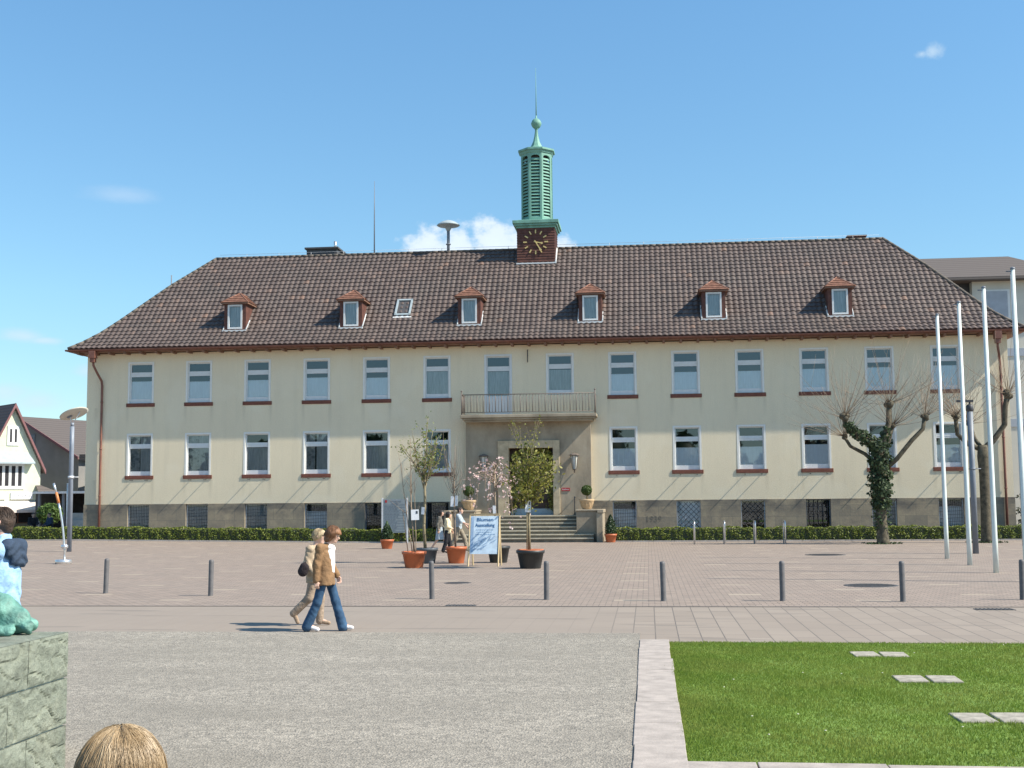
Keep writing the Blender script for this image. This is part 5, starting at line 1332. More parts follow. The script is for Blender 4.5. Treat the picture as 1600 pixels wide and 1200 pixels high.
    m.add([(-.44, fp(z0) - .012, z0), (.44, fp(z0) - .012, z0), (.44, fp(z1) - .012, z1), (-.44, fp(z1) - .012, z1), (-.44, fp(z0) + .012, z0), (.44, fp(z0) + .012, z0), (.44, fp(z1) + .012, z1), (-.44, fp(z1) + .012, z1)], [(0, 1, 2, 3), (7, 6, 5, 4), (0, 4, 5, 1), (1, 5, 6, 2), (2, 6, 7, 3), (3, 7, 4, 0)]); po = m.build('poster', 'sign_blue', T)
    ang = math.atan2(.32, 1.57); rot = (PI / 2 - ang, 0, 0)
    text_mesh('headline', 'Blumen', .15, 'text_blue', po, (0.02, fp(1.44) - .017, 1.44), rot, width=.52, ext=.002)
    text_mesh('headline', 'Ausstellung', .15, 'text_blue', po, (0.02, fp(1.27) - .017, 1.27), rot, width=.62, ext=.002)
    m = MB()
    for z, w in ((1.12, .56), (1.05, .5), (.98, .58)):
        x = -w / 2 + .02
        while x < w / 2: l = R.uniform(.03, .09); m.add([(x, fp(z) - .018, z), (x + l, fp(z) - .018, z), (x + l, fp(z + .022) - .018, z + .022), (x, fp(z + .022) - .018, z + .022)], [(0, 1, 2, 3)]); x += l + .018
    m.build('small_lettering', 'text_soft', po)
    m = MB(); Rr = random.Random(4)
    for k in range(26):
        x, z = Rr.uniform(-.34, .25), Rr.uniform(.48, .88); l = Rr.uniform(.08, .25); a = Rr.uniform(.4, .9); w = Rr.uniform(.008, .022)
        q = [(x, z), (x + l * math.cos(a), z + l * math.sin(a) * .8), (x + l * math.cos(a) - w, z + l * math.sin(a) * .8 + w), (x - w, z + w)]
        m.add([(a_, fp(b_) - .018 - k * .0003, b_) for a_, b_ in q], [(0, 1, 2, 3)])
    m.build('poster_artwork', 'text_soft', po)
    m = MB(); m.add([(-.42, fp(.45) - .0165, .45), (-.34, fp(.45) - .0165, .45), (-.34, fp(1.52) - .0165, 1.52), (-.42, fp(1.52) - .0165, 1.52)], [(0, 1, 2, 3)]); m.build('poster_side_stripe', 'text_soft', po)
build_street()

# ------------------------------------------------------------------ stone pedestal, step and bronze
def build_monument():
    T = thing('stone_pedestal', 'greenish rough stone block pedestal at the left edge of the foreground', 'pedestal', (21.3, -55, 0))
    Rr = random.Random(2)
    X1, Y1, X0, Y0 = 22.27 - 21.3, -53.43 + 55, -1.3, -3.2
    m = MB(); m.box(X0 + .03, X1 - .022, Y0 + .03, Y1 - .02, -.05, 1.03); m.build('mortar_core', 'mortar', T)
    hs = [1.05, .70, .34, -.04]
    # rough faced blocks: grid-displaced front
    b = MB()
    def block(y0, y1, z0, z1, top):
        n, k = max(6, int((y1 - y0) / .018)), int((z1 - z0) / .018); vs = []; fs = []; off_ = Rr.uniform(0, 50)
        for j in range(k + 1):
            for i in range(n + 1):
                u, w = i / n, j / k; y, z = y0 + (y1 - y0) * u, z0 + (z1 - z0) * w; e = min(u, 1 - u) * (y1 - y0); e2 = min(w, 1 - w) * (z1 - z0); ed = min(1, min(e, e2) / .022)
                p = Vector((off_, y * 5, z * 7)); f1 = mnoise.fractal(p, .9, 2.1, 5); rg = abs(mnoise.noise(Vector((off_ + 3, y * 3.5 + z * 2, z * 6))))
                d = (.012 + .012 * f1 - .022 * max(0, .12 - rg) / .12 * (1 if Rr.random() < .9 else .4)) * (.25 + .75 * ed)
                vs.append((X1 + max(-.012, d) - .004, y, z))
        for j in range(k):
            for i in range(n): a = j * (n + 1) + i; fs.append((a, a + 1, a + n + 2, a + n + 1))
        b.add(vs, fs, False)
        # far end face and top
        b.add([(X1 - .004, y0, z0), (X1 - .004, y1, z0), (X1 - .3, y1, z0), (X1 - .3, y0, z0), (X1 - .004, y0, z1), (X1 - .004, y1, z1), (X1 - .3, y1, z1), (X1 - .3, y0, z1)], [(1, 2, 6, 5), (4, 5, 6, 7), (3, 0, 4, 7)])
    cuts = [[Y1, Y1 - .62, Y1 - 1.5, Y1 - 2.4, Y0], [Y1, Y1 - .9, Y1 - 1.75, Y1 - 2.7, Y0], [Y1, Y1 - .62, Y1 - 1.4, Y1 - 2.5, Y0]]
    for r in range(3):
        for y1, y0 in zip(cuts[r][:-1], cuts[r][1:]): block(y0 + .006, y1 - .0, hs[r + 1] + .014, hs[r] - .0, r == 0)
    b.build('stone_blocks', 'pedestal_stone', T)
    m = MB(); n = 16; vs = []; fs = []
    for i in range(n + 1):
        for j in range(n + 1): vs.append((X0 + (X1 - X0 - .0) * i / n, Y0 + (Y1 - Y0) * j / n, 1.052 + (Rr.uniform(0, .012) if 0 < i < n and 0 < j < n else 0)))
    for i in range(n):
        for j in range(n): a = i * (n + 1) + j; fs.append((a, a + n + 1, a + n + 2, a + 1))
    m.add(vs, fs, True); m.build('top_slab', 'pedestal_stone', T)
    m = MB(); m.box(20.0, 21.76, -53.4, -52.6, -.05, .25); o = m.build('stone_step', 'step_stone', None, .01); tag(o, 'low stone step behind the pedestal under the standing man', 'step')
build_monument()

# ------------------------------------------------------------------ people (smooth union of tapered limbs, meshed by surface nets)
def surface_nets(val, org, h):
    s = val < 0
    nx, ny, nz = val.shape
    acc = np.zeros((nx - 1, ny - 1, nz - 1, 3)); cnt = np.zeros((nx - 1, ny - 1, nz - 1))
    corners = [(i, j, k) for i in (0, 1) for j in (0, 1) for k in (0, 1)]
    def cv(c): i, j, k = c; return val[i:nx - 1 + i, j:ny - 1 + j, k:nz - 1 + k]
    for c in corners:
        for ax in range(3):
            if c[ax] == 0:
                d = list(c); d[ax] = 1; a = cv(c); b = cv(tuple(d)); m = (a < 0) != (b < 0)
                den = np.where(m, a - b, 1); t = np.where(m, a / den, 0)
                for q in range(3): acc[..., q] += np.where(m, c[q] + (t if q == ax else 0), 0)
                cnt += m
    act = cnt > 0; idx = -np.ones(act.shape, int); idx[act] = np.arange(act.sum())
    ijk = np.argwhere(act); V = org + h * (ijk + acc[act] / cnt[act][:, None])
    Fs = []
    for ax in range(3):
        u, v = [(1, 2), (2, 0), (0, 1)][ax]
        sl0 = [slice(None)] * 3; sl1 = [slice(None)] * 3; sl0[ax] = slice(0, -1); sl1[ax] = slice(1, None)
        a, b = s[tuple(sl0)], s[tuple(sl1)]; e = np.argwhere(a != b)
        if len(e) == 0: continue
        lim = np.array(act.shape); ok = (e[:, u] > 0) & (e[:, v] > 0) & (e[:, u] < lim[u]) & (e[:, v] < lim[v]); e = e[ok]
        flip = ~a[tuple(e.T)]
        def at(du, dv): q = e.copy(); q[:, u] -= du; q[:, v] -= dv; return idx[tuple(q.T)]
        q = np.stack([at(1, 1), at(0, 1), at(0, 0), at(1, 0)], 1); q[flip] = q[flip][:, ::-1]; Fs.append(q)
    return V, np.concatenate(Fs)

def sd(P, prims, k):
    out = None
    for a, b, ra, rb, sx, sy in prims:
        S = np.array([1 / sx, 1 / sy, 1]); a_, b_ = np.array(a) * S, np.array(b) * S; Q = P * S
        ba = b_ - a_; L = max(1e-9, ba @ ba); h = np.clip(((Q - a_) @ ba) / L, 0, 1)
        d = (np.linalg.norm(Q - a_ - h[..., None] * ba, axis=-1) - (ra + (rb - ra) * h)) * min(sx, sy, 1)
        if out is None: out = d
        else:
            hh = np.clip(.5 + .5 * (d - out) / k, 0, 1); out = d * (1 - hh) + out * hh - k * hh * (1 - hh)
    return out

def sdf_mesh(prims, h, k=.03, wob=0.0, seed=0, cut=None):
    pts = np.array([p[0] for p in prims] + [p[1] for p in prims]); rm = max(max(p[2], p[3]) * max(p[4], p[5], 1) for p in prims) + 3 * h
    lo, hi = pts.min(0) - rm, pts.max(0) + rm; n = np.ceil((hi - lo) / h).astype(int) + 1
    ax = [lo[i] + h * np.arange(n[i]) for i in range(3)]; P = np.stack(np.meshgrid(*ax, indexing='ij'), -1)
    val = sd(P, prims, k)
    if wob:
        x_, y_, z_ = P[..., 0], P[..., 1], P[..., 2]
        val = val + wob * .55 * np.sin(62 * z_ + 24 * x_ + 3.2 * np.sin(13 * x_ + 17 * y_ + seed) + 2.2 * np.sin(9 * z_ + seed)) * (.45 + .55 * np.sin(11 * z_ + 8 * x_ - 9 * y_ + seed * 2)) + wob * .35 * np.sin(47 * y_ + 31 * x_ + seed) * np.sin(19 * z_)
    if cut is not None: val = np.maximum(val, cut(P))
    return surface_nets(val, lo, h)

def V3(*a): return np.array(a, float)
def cap(a, b, ra, rb=None, sx=1.0, sy=1.0): return (np.array(a, float), np.array(b, float), ra, ra if rb is None else rb, sx, sy)

def hand_prims(wr, ha, thumb, curl):
    """palm, four fingers of unequal length bending towards curl, thumb from the side of the palm"""
    d = (ha - wr) / np.linalg.norm(ha - wr); t = thumb - d * (thumb @ d); t /= np.linalg.norm(t); c = curl - d * (curl @ d) - t * (curl @ t); c /= np.linalg.norm(c)
    pr = []; kn = wr + d * .088
    for o in (-.024, -.008, .008, .024): pr.append(cap(wr + t * o * .6, kn + t * o, .0145, .0125))
    for i, (o, L) in enumerate(((.026, .068), (.009, .078), (-.009, .072), (-.026, .056))):
        p0 = kn + t * o; b = .35 + .12 * i; p1 = p0 + (d * math.cos(b) + c * math.sin(b)) * L * .52; b2 = b + .55; p2 = p1 + (d * math.cos(b2) + c * math.sin(b2)) * L * .5
        pr += [cap(p0, p1, .0095, .0085), cap(p1, p2, .0085, .007)]
    q0 = wr + d * .03 + t * .02; q1 = q0 + (d * .6 + t * .55 + c * .3) * .045; q2 = q1 + (d * .9 + t * .1 + c * .3) * .032
    pr += [cap(q0, q1, .013, .010), cap(q1, q2, .010, .0075)]
    return pr

def head_prims(c, fw, s=1.0):
    """c head centre, fw unit facing vector; returns prims for skull, jaw, nose, ears"""
    up = V3(0, 0, 1); up = up - fw * (fw @ up); up /= np.linalg.norm(up); sd_ = np.cross(up, fw)
    pr = [cap(c + up * .03 * s - fw * .02 * s, c + up * .025 * s + fw * .012 * s, .088 * s, .082 * s), cap(c - up * .02 * s + fw * .022 * s, c - up * .075 * s + fw * .045 * s, .066 * s, .042 * s),
          cap(c + fw * .088 * s + up * .012 * s, c + fw * .112 * s - up * .018 * s, .010 * s, .015 * s), cap(c + fw * .082 * s - up * .05 * s, c + fw * .086 * s - up * .05 * s, .017 * s), cap(c + fw * .075 * s - up * .085 * s, c + fw * .07 * s - up * .088 * s, .02 * s)]
    for q in (-1, 1): pr.append(cap(c + sd_ * q * .083 * s - up * .015 * s - fw * .008 * s, c + sd_ * q * .09 * s + up * .018 * s - fw * .015 * s, .013 * s, .017 * s))
    return pr, up, sd_

def face_bits(T, c, fw, up, s_, s=1.0, glasses=False, brow='hair_brown'):
    m = MB()
    for q in (-1, 1):
        p = c + fw * .083 * s + s_ * q * .032 * s + up * .014 * s; m.lathe([(0, -.009), (.009, -.004), (.009, .004), (0, .009)], p, 8)
    m.build('eye', 'eye_dark', T)
    m = MB(); p = c + fw * .098 * s - up * .047 * s; m.tube([p - s_ * .024 * s - fw * .01, p, p + s_ * .024 * s - fw * .01], [.004, .006, .004], 6); m.build('mouth', 'lips', T)
    m = MB()
    for q in (-1, 1):
        p = c + fw * .086 * s + s_ * q * .034 * s + up * .034 * s; m.tube([p - s_ * .018 * s, p + up * .004, p + s_ * .018 * s - fw * .008], .0045, 5)
    m.build('eyebrow', brow, T)
    if glasses:
        m = MB()
        for q in (-1, 1):
            p = c + fw * .103 * s + s_ * q * .034 * s + up * .012 * s
            m.tube([p + s_ * .026 * math.cos(a) + up * .018 * math.sin(a) for a in np.linspace(0, 2 * PI, 13)], .0028, 5, False)
            m.tube([p + s_ * q * .027, c + s_ * q * .088 * s - fw * .0 + up * .018 * s, c + s_ * q * .09 * s - fw * .012 * s + up * .012 * s], .0026, 5)
        m.tube([c + fw * .106 * s - s_ * .009 + up * .014, c + fw * .106 * s + s_ * .009 + up * .014], .0026, 5); m.build('glasses', 'iron', T)

def strands(T, c, fw, up, s_, mat, n, rad, tmax, seed, r0=.0016, wav=.05):
    m = MB(); rr = random.Random(seed)
    for i in range(n):
        a = rr.uniform(-PI, PI); face = abs(a) < .95
        tm = (.95 if face else tmax) * rr.uniform(.85, 1.08); t0 = rr.random() ** .5 * .35; ph = rr.gauss(0, .14); q = rad + rr.gauss(0, .004); pts = []
        for k in range(6):
            t = t0 + (tm - t0) * k / 5; aa = a + ph * t + wav * math.sin(t * 7 + i); sn = math.sin(min(t, 1.55)); z = math.cos(min(t, 1.55)) * q - max(0, t - 1.55) * q
            pts.append(c + up * (.04 + z) - fw * .02 + (fw * math.cos(aa) * sn * 1.02 + s_ * math.sin(aa) * sn * .92) * q * (1 + .1 * max(0, t - 1.2)))
        m.tube(pts, [r0, r0 * 1.2, r0 * 1.2, r0 * 1.1, r0, r0 * .4], 3, False)
    m.build('hair_strands', mat, T)

def put(T, name, mat, prims, h=.012, k=.03, wob=0.0, seed=0, cut=None, extra=None):
    V, Fq = sdf_mesh(prims, h, k, wob, seed, cut)
    if extra:
        for ep, eh, ek in extra:
            V2, F2 = sdf_mesh(ep, eh, ek); Fq = np.concatenate([Fq, F2 + len(V)]); V = np.concatenate([V, V2])
    return np_mesh(name, V, Fq, mat, T)

def person(label, loc, rz, J, hair=None, wear=(), skin='skin', h=.012, scale=1.0, group=None, fw=(1, 0, 0), female=True, glasses=False, brow='hair_brown'):
    """J: joints in local metres, x forward, y left, z up"""
    T = thing('person', label, 'person', loc, rz, group); T.scale = (scale,) * 3
    J = {k: np.array(v, float) for k, v in J.items()}; fw = np.array(fw, float); fw /= np.linalg.norm(fw)
    hp, up, s_ = head_prims(J['head'], fw)
    b = hp + [cap(J['neck'] - V3(0, 0, .03), J['head'] - up * .05 - fw * .015, .054, .05)]
    b += [cap(J['pelvis'], J['chest'], .135, .135, .68), cap(J['chest'], J['neck'] - V3(0, 0, .06), .135, .07, .7)]
    b += [cap(J['sh' + a], J['sh' + a] * .5 + J['neck'] * .5 - V3(0, 0, .05), .052, .05) for a in 'LR']
    for a in 'LR':
        b += [cap(J['sh' + a], J['el' + a], .047, .037), cap(J['el' + a], J['wr' + a], .036, .024)]
        b += [cap(J['hip' + a], J['kn' + a], .078, .05), cap(J['kn' + a], J['an' + a], .05, .034), cap(J['an' + a], J['to' + a], .036, .026)]
    hands = []
    for a, sg in (('L', 1), ('R', -1)):
        th = J.get('th' + a, V3(1, -.25 * sg, 0)); cu = J.get('cu' + a, V3(.1, -sg, 0)); hands.append((hand_prims(J['wr' + a], J['ha' + a], th, cu), .0052, .008))
    put(T, 'body', skin, b, h, .025, extra=hands)
    face_bits(T, J['head'], fw, up, s_, 1.0, glasses, brow)
    if hair:
        kind, hm = hair; c = J['head']
        if kind == 'short':
            hpz = [cap(c + up * .035 - fw * .03, c + up * .045 + fw * .02, .102, .092), cap(c - fw * .05 + up * .0, c - fw * .045 - up * .05, .075, .05), cap(c + up * .06 + fw * .05, c + up * .05 + fw * .075, .045, .035)]
            hpz += [cap(c + s_ * q * .062 + up * .03, c + s_ * q * .072 - up * .015 - fw * .01, .034, .022) for q in (-1, 1)]
        elif kind == 'bob':
            hpz = [cap(c + up * .035 - fw * .03, c + up * .045 + fw * .015, .108, .096), cap(c - fw * .05, c - fw * .055 - up * .085, .088, .075), cap(c + up * .075 + fw * .045, c + up * .055 + fw * .085, .05, .04)]
            hpz += [cap(c + s_ * q * .062 + up * .03, c + s_ * q * .07 - up * .07 - fw * .01, .045, .034) for q in (-1, 1)]
        elif kind == 'long':
            hpz = [cap(c + up * .03 - fw * .03, c + up * .04 + fw * .015, .102, .094), cap(c - fw * .055, c - fw * .08 - up * .2, .08, .06)] + [cap(c + s_ * q * .06 + up * .03, c + s_ * q * .07 - up * .14 - fw * .03, .04, .03) for q in (-1, 1)]
        else:
            hpz = [cap(c + up * .036 - fw * .028, c + up * .05 + fw * .01, .094, .086), cap(c - fw * .045, c - fw * .05 - up * .035, .068, .055)] + [cap(c + s_ * q * .055 + up * .03, c + s_ * q * .06 - up * .0 - fw * .012, .036, .028) for q in (-1, 1)]
        # keep the face clear
        def cut(P, c=c): return np.minimum((P - c) @ fw - .052, .05 - (P - c) @ up) if kind != 'long' else np.minimum((P - c) @ fw - .05, .055 - (P - c) @ up)
        put(T, 'hair', hm, hpz, h * .7, .025, .004, 3, cut)
        if h < .012 and hm != 'hair_under': strands(T, c, fw, up, s_, hm, 900, {'bob': .109, 'short': .103}.get(kind, .097), {'bob': 2.35, 'short': 1.9}.get(kind, 1.45), 5)
    for nm, mat, prims, kk, wob in wear:
        if nm == 'shoes':
            pz = prims(J)
            for half in (pz[:2], pz[2:]): put(T, 'shoe', mat, half, h, kk, wob, 4)
            continue
        hm_ = HEM.get((nm, mat)); put(T, nm, mat, prims(J) if callable(prims) else prims, h, kk, wob, len(nm), (lambda P, z=hm_: z + .02 * P[..., 0] + .006 * np.sin(P[..., 1] * 30 + P[..., 0] * 25) - P[..., 2]) if hm_ else None)
    return T

HEM = {('shirt', 'white_cloth'): .93, ('jacket', 'tan_suede'): .735, ('jacket', 'beige_cloth'): .73, ('shirt', 'light_blue_cloth'): .84, ('top', 'pink_cloth'): .74, ('cardigan', 'dark_grey_cloth'): .78, ('skirt', 'grey_cloth'): .46, ('blouse', 'cream_cloth'): .80, ('t_shirt', 'grey_cloth'): .84, ('coat', 'black_cloth'): .44, ('coat', 'navy_cloth'): .44}
def sleeves(J, r=.062, r2=.05, r3=.043, end=1.0):
    o = []
    for a in 'LR': o += [cap(J['sh' + a], J['el' + a], r, r2), cap(J['el' + a], J['el' + a] + (J['wr' + a] - J['el' + a]) * end, r2, r3)]
    return o
def torso(J, hem, ch=.155, wa=.14, fl=.72, off=0.0, hemr=None, sh=.062):
    p = J['pelvis'].copy(); p[2] = hem - .14; c = J['chest']; o = V3(off, 0, 0)
    return [cap(p + o, J['pelvis'] * .4 + c * .6 + o, (hemr or wa * 1.05), wa, fl), cap(J['pelvis'] * .4 + c * .6 + o, c + o, wa, ch, fl), cap(c + o, J['neck'] - V3(0, 0, .09) + o, ch, .08, fl)] + [cap(J['sh' + a], J['neck'] - V3(0, 0, .06), sh, .055) for a in 'LR']
def trousers(J, r=.09, k=.068, a_=.055, fl=.85, ext=0.0):
    o = [cap(J['pelvis'] + V3(0, 0, .08), J['pelvis'] - V3(0, 0, .03), .125, .135, .74)]
    for a in 'LR':
        e = J['an' + a] + (J['an' + a] - J['kn' + a]) * ext
        o += [cap(J['hip' + a], J['kn' + a], r, k), cap(J['kn' + a], e, k, a_)]
    return o
def shoes(J, r=.042):
    o = []
    for a in 'LR':
        f = J['to' + a] - J['an' + a]; o += [cap(J['an' + a] - V3(0, 0, .03) - f * .12, J['to' + a], r, r * .8), cap(J['an' + a], J['an' + a] - V3(0, 0, .03), r * 1.0)]
    return o

def build_people():
    # --- two women walking to the right
    J = dict(pelvis=(.02, 0, .90), chest=(.00, 0, 1.19), neck=(.045, 0, 1.41), head=(.135, 0, 1.535), shL=(.01, .17, 1.335), elL=(.05, .215, 1.07), wrL=(.16, .185, .875), haL=(.20, .17, .79),
             shR=(-.04, -.17, 1.335), elR=(-.085, -.215, 1.06), wrR=(-.09, -.215, .82), haR=(-.075, -.205, .72), hipL=(.04, .085, .87), knL=(.16, .085, .47), anL=(.27, .08, .10), toL=(.43, .085, .045),
             hipR=(0, -.085, .87), knR=(-.10, -.085, .46), anR=(-.25, -.085, .115), toR=(-.09, -.09, .032))
    def jacket(J):
        o = torso(J, .735, .165, .165, .86, -.012, .20, .066) + sleeves(J, .066, .057, .05, .97)
        return o
    person('auburn haired woman in tan jacket and flared jeans walking to the right', gpt(507, 986), 0.0, J, ('bob', 'hair_auburn'),
           (('shirt', 'white_cloth', lambda J: torso(J, .90, .108, .10, 1.05, .042, .10, .03), .04, .004), ('jacket', 'tan_suede', jacket, .04, .008), ('jeans', 'denim', lambda J: trousers(J, .084, .068, .084, .9, .12), .04, .004), ('shoes', 'shoe_white', lambda J: shoes(J), .02, 0)),
           'skin_light', .0105, .985, 'two women walking together', (.93, -.05, -.36), brow='hair_auburn')
    J2 = dict(pelvis=(.0, 0, .88), chest=(-.04, 0, 1.16), neck=(-.02, 0, 1.37), head=(.045, 0, 1.50), shL=(-.02, .17, 1.30), elL=(-.02, .215, 1.03), wrL=(.08, .19, .84), haL=(.1, .18, .75),
              shR=(-.07, -.17, 1.30), elR=(-.12, -.21, 1.04), wrR=(.02, -.2, .9), haR=(.09, -.18, .85), hipL=(.02, .085, .86), knL=(.05, .085, .46), anL=(.04, .085, .09), toL=(.20, .09, .035),
              hipR=(-.02, -.085, .86), knR=(-.10, -.085, .47), anR=(-.36, -.085, .22), toR=(-.30, -.09, .06))
    p = gpt(494, 977)
    person('blonde short haired woman in beige jacket and khaki trousers walking half hidden', p, 0.0, J2, ('short', 'hair_blonde'),
           (('jacket', 'beige_cloth', lambda J: torso(J, .72, .165, .165, .8, -.02, .19, .068) + sleeves(J, .068, .06, .05, .97), .04, .008), ('trousers', 'khaki_trouser', lambda J: trousers(J, .088, .072, .066, .9, .05), .04, .003), ('shoes', 'shoe_brown', lambda J: shoes(J), .02, 0),
            ('handbag', 'bag_black', [cap((-.14, -.25, 1.0), (-.17, -.25, .93), .085, .09, 1.0, .55), cap((-.12, -.25, 1.08), (-.05, -.18, 1.37), .016, .014)], .02, 0)),
           'skin_light', .0105, .97, 'two women walking together', (.97, .05, -.2), brow='hair_blonde')
    # --- man in the light blue shirt by the pedestal, facing left
    J3 = dict(pelvis=(0, 0, .96), chest=(.02, 0, 1.27), neck=(.015, 0, 1.49), head=(.04, 0, 1.635), shL=(.0, .19, 1.42), elL=(.14, .26, 1.20), wrL=(.36, .15, 1.30), haL=(.45, .1, 1.34), shR=(.0, -.19, 1.42), elR=(.12, -.27, 1.20), wrR=(.35, -.15, 1.30), haR=(.44, -.1, 1.34),
              hipL=(0, .095, .93), knL=(.03, .1, .5), anL=(0, .1, .09), toL=(.17, .12, .04), hipR=(0, -.095, .93), knR=(.01, -.1, .5), anR=(-.03, -.1, .09), toR=(.14, -.12, .04),
              thL=(0, 0, 1), thR=(0, 0, 1), cuL=(.5, -1, 0), cuR=(.5, 1, 0))
    person('man in light blue shirt and glasses with navy jacket on his back behind the pedestal', (21.455, -52.95, .25), PI + .06, J3, ('crop', 'hair_brown'),
           (('shirt', 'light_blue_cloth', lambda J: torso(J, .82, .175, .172, .78, 0, .19, .078) + sleeves(J, .08, .07, .055, .95) + [cap((-.01, 0, 1.45), (.01, 0, 1.5), .078, .07)], .045, .011), ('trousers', 'khaki_cloth', lambda J: trousers(J, .092, .072, .064), .04, .006), ('shoes', 'shoe_brown', lambda J: shoes(J, .046), .02, 0),
            ('draped_jacket', 'navy_cloth', [cap((-.07, .10, 1.465), (-.08, -.13, 1.46), .05, .05), cap((-.10, .07, 1.42), (-.125, .05, 1.34), .055, .05, .8, 1.3), cap((-.10, -.08, 1.42), (-.12, -.09, 1.32), .055, .045, .8, 1.3), cap((-.01, -.15, 1.475), (.05, -.13, 1.42), .035, .028)], .06, .012)),
           'skin', .0095, 1.0, None, (1, .12, -.02), False, True)
    # --- child / fair head close to the camera, facing the town hall
    d = view_dir(190, 1137); t = 3.35; top = Vector((CX, CY, CZ)) + d * t
    J4 = dict(pelvis=(0, 0, .80), chest=(0, 0, 1.07), neck=(0, 0, 1.27), head=(.015, 0, 1.40), shL=(0, .15, 1.20), elL=(-.01, .19, .96), wrL=(.05, .19, .75), haL=(.08, .185, .67), shR=(0, -.15, 1.20), elR=(-.01, -.19, .96), wrR=(.05, -.19, .75), haR=(.08, -.185, .67),
              hipL=(0, .08, .78), knL=(.01, .08, .42), anL=(0, .08, .08), toL=(.14, .09, .03), hipR=(0, -.08, .78), knR=(.01, -.08, .42), anR=(0, -.08, .08), toR=(.14, -.09, .03))
    base = Vector((top.x, top.y, 0)); sc = top.z / 1.545
    T = person('fair haired child seen from behind, crown of head at the bottom edge', base, PI / 2 + .15, J4, ('crop', 'hair_under'),
               (('top', 'pink_cloth', lambda J: torso(J, .74, .14, .13, .74) + sleeves(J), .04, .006), ('jeans', 'denim', lambda J: trousers(J, .09, .065, .055), .04, .006), ('shoes', 'shoe_white', lambda J: shoes(J, .04), .02, 0)), 'skin_light', .011, sc)
    m = MB(); c = V3(.015, 0, 1.40); crown = V3(-.03, .0, 1.40 + .148); rr = random.Random(8)
    for i in range(7500):
        a = rr.random() * 6.283; r0 = rr.random() ** .5 * .05; pts = []; ph = rr.uniform(-.12, .12); rad = .112 + rr.gauss(0, .0022) + .002 * math.sin(a * 9); tmax = 1.75 if abs(a) < 9 else 1.2
        face = math.cos(a) > .72
        if face: tmax = 1.0
        t0 = r0 / .11
        for s in range(7):
            t = t0 + (tmax - t0) * s / 6; aa = a + ph * t + .05 * math.sin(t * 6 + i); R_ = rad + (.012 * max(0, t - 1.0))
            x = c[0] - .018 + math.cos(aa) * math.sin(min(t, 1.65)) * R_; y = math.sin(aa) * math.sin(min(t, 1.65)) * R_ * .94; z = c[2] + .036 + math.cos(t) * R_ * (1.0 if t < PI / 2 else 1.3)
            pts.append((x, y, z))
        m.tube(pts, [.0007, .0009, .0009, .0009, .0008, .0007, .0004], 3, False)
    m.build('hair_strands', 'hair_strand', T)
    # --- three people walking past the steps
    def walk(dx=0.0, arm=.1, st=.22):
        return dict(pelvis=(0, 0, .90), chest=(.01, 0, 1.2), neck=(.02, 0, 1.41), head=(.06, 0, 1.535), shL=(0, .17, 1.34), elL=(.05 + arm, .21, 1.09), wrL=(.16 + arm * 1.5, .19, .9), haL=(.22 + arm * 1.5, .18, .82), shR=(0, -.17, 1.34), elR=(-.06, -.21, 1.07), wrR=(-.04, -.21, .84), haR=(-.02, -.2, .75),
                    hipL=(.02, .085, .87), knL=(st * .7, .085, .48), anL=(st, .085, .10), toL=(st + .16, .09, .04), hipR=(-.01, -.085, .87), knR=(-st * .35, -.085, .46), anR=(-st * 1.25, -.085, .13), toR=(-st * 1.25 + .15, -.09, .03))
    G = 'people walking past the steps'
    person('dark haired woman in a grey cardigan and skirt stepping behind the grey tub', gpt(687, 861), .05, walk(0, .0, .26), ('long', 'hair_dark'),
           (('cardigan', 'dark_grey_cloth', lambda J: torso(J, .78, .155, .14, .74, 0, .17, .066) + sleeves(J), .04, .006), ('skirt', 'grey_cloth', lambda J: [cap((0, 0, .92), (0, 0, .38), .15, .22, .85)], .04, .008), ('shoes', 'shoe_brown', lambda J: shoes(J), .02, 0)), 'skin', .014, 1.0, G)
    J = walk(0, .0, .12); J['elR'] = V3(.03, -.22, 1.08); J['wrR'] = V3(.22, -.16, .98); J['haR'] = V3(.3, -.12, .96)
    person('woman in a pale cream blouse and black trousers beside the orange pot', gpt(699, 864), .1, J, ('bob', 'hair_dark'),
           (('blouse', 'cream_cloth', lambda J: torso(J, .80, .165, .155, .8, .01, .175, .07) + sleeves(J, .072, .062, .05, .8), .04, .008), ('trousers', 'black_cloth', lambda J: trousers(J, .092, .082, .085, .85, .08), .04, .006), ('shoes', 'black_cloth', lambda J: shoes(J), .02, 0)), 'skin', .014, .96, G)
    J = walk(0, .1, .3); J['elR'] = V3(.12, -.23, 1.12); J['wrR'] = V3(.36, -.2, 1.02); J['haR'] = V3(.45, -.18, .99)
    person('short haired man in grey t-shirt and khaki trousers reaching forward behind the sign stand', gpt(717, 861), .0, J, ('crop', 'hair_brown'),
           (('t_shirt', 'grey_cloth', lambda J: torso(J, .84, .17, .155, .76, 0, .165, .07) + sleeves(J, .075, .066, .06, .05), .04, .006), ('trousers', 'khaki_cloth', lambda J: trousers(J, .092, .082, .078, .85, .05), .04, .006), ('shoes', 'shoe_brown', lambda J: shoes(J), .02, 0)), 'skin', .014, 1.06, G, female=False)
    # --- two people seated behind the hedge at the left
    S = dict(pelvis=(0, 0, .52), chest=(.0, 0, .83), neck=(.03, 0, 1.05), head=(.06, 0, 1.18), shL=(.02, .18, .98), elL=(.08, .23, .72), wrL=(.3, .15, .62), haL=(.38, .12, .62), shR=(.02, -.18, .98), elR=(.08, -.23, .72), wrR=(.3, -.15, .62), haR=(.38, -.12, .62),
             hipL=(.02, .1, .5), knL=(.45, .12, .5), anL=(.45, .12, .09), toL=(.6, .13, .04), hipR=(.02, -.1, .5), knR=(.45, -.12, .5), anR=(.45, -.12, .09), toR=(.6, -.13, .04))
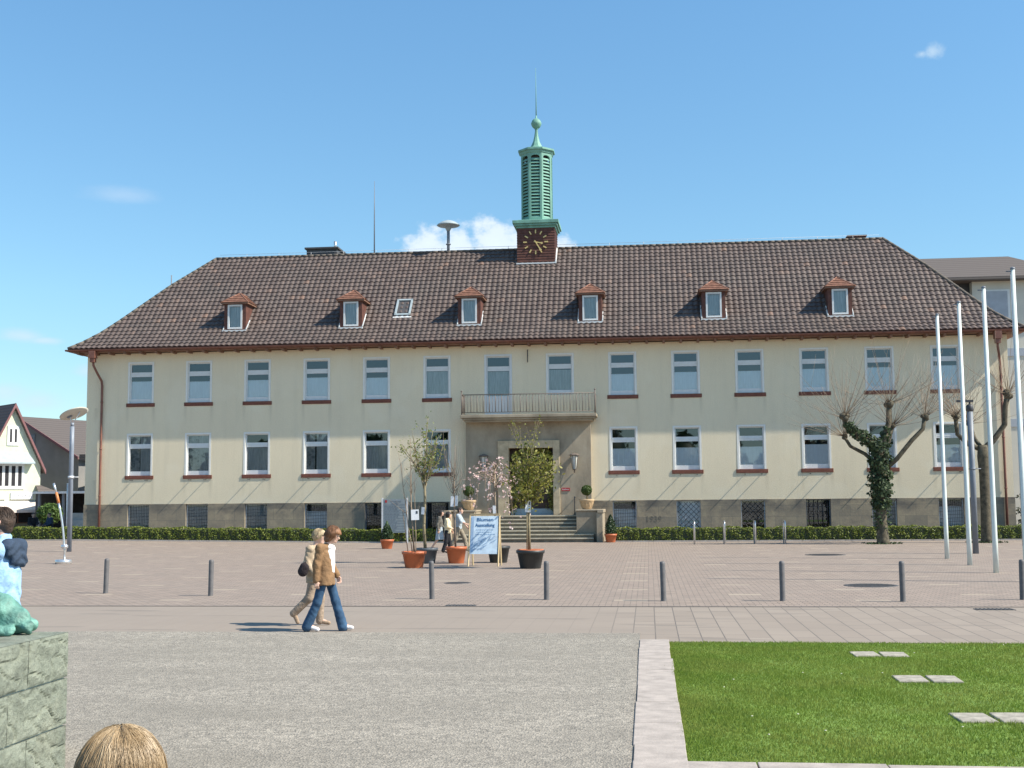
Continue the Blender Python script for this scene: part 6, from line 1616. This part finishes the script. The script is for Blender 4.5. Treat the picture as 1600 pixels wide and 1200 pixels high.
    b = thing('park_bench', 'plain wooden bench behind the hedge carrying two seated people', 'bench', (-8.2, 5.6, .16), .1)
    m = MB(); m.box(-1.3, 1.3, -.22, .25, .37, .42); m.build('seat', 'wood_dark', b)
    for x in (-1.1, 1.05): m = MB(); m.box(x, x + .07, -.2, .22, -.02, .37); m.build('leg', 'iron', b)
    def wr(mat): return (('coat', mat, lambda J: torso(J, .5, .18, .17, .8, 0, .18, .08) + sleeves(J, .08, .07, .055, .95), .045, .006), ('trousers', 'black_cloth', lambda J: trousers(J, .1, .075, .065), .04, .005), ('shoes', 'black_cloth', lambda J: shoes(J), .02, 0))
    person('person in a black coat seated behind the hedge, left of two', (-8.75, 5.6, .16), -.9, S, ('crop', 'hair_brown'), wr('black_cloth'), 'skin', .018, 1.05, 'people seated behind the hedge')
    person('person in a navy coat seated behind the hedge, right of two', (-7.75, 5.7, .16), -2.2, S, ('crop', 'hair_dark'), wr('navy_cloth'), 'skin', .018, 1.05, 'people seated behind the hedge')
    # --- bronze
    T = thing('bronze_sculpture', 'weathered green bronze resting animal figure on the stone pedestal', 'sculpture', (21.69, -53.62, 1.06), 0)
    pr = [cap((-.45, .0, .13), (.12, .0, .16), .15, .135, 1, 1), cap((.12, .0, .15), (.28, -.02, .11), .13, .085), cap((.28, -.03, .06), (.37, -.06, .05), .06, .05), cap((.1, -.16, .05), (.28, -.17, .04), .055, .04), cap((-.12, -.17, .05), (.08, -.19, .045), .06, .04), cap((.05, .1, .24), (-.2, .05, .24), .07, .06), cap((.2, .1, .08), (.33, .09, .05), .07, .045), cap((-.3, -.1, .1), (-.45, -.15, .06), .09, .06)]
    V, Fq = sdf_mesh(pr, .010, .03, .016, 2, lambda P: -P[..., 2]); np_mesh('bronze_body', V, Fq, 'bronze_patina', T)
build_people()

# ------------------------------------------------------------------ wood on the far side of the square, seen only in the window panes
def far_wood():
    m = MB(); rr = random.Random(12)
    for i in range(34):
        x = -60 + i * 5 + rr.uniform(-1.5, 1.5); h = rr.uniform(9, 14); y = -128 + rr.uniform(-5, 5)
        m.lathe([(0, 1.5), (2.6, 3), (3.6, h * .55), (2.8, h * .8), (0, h)], (x, y, 0), 8); m.tube([(x, y, 0), (x, y, 3)], .3, 6)
        for k in range(90):
            d = Vector((rr.gauss(0, 1), rr.gauss(0, 1), rr.gauss(0, 1))).normalized(); m.leaf((x + d.x * 3.7, y + d.y * 3.7, h * .58 + d.z * h * .42), rr.uniform(.8, 1.6), d)
    o = m.build('far_wood', 'dark_leaf'); o['kind'] = 'stuff'; o['label'] = 'dark wood beyond the square, mirrored in the ground floor panes'; o['category'] = 'wood'
far_wood()
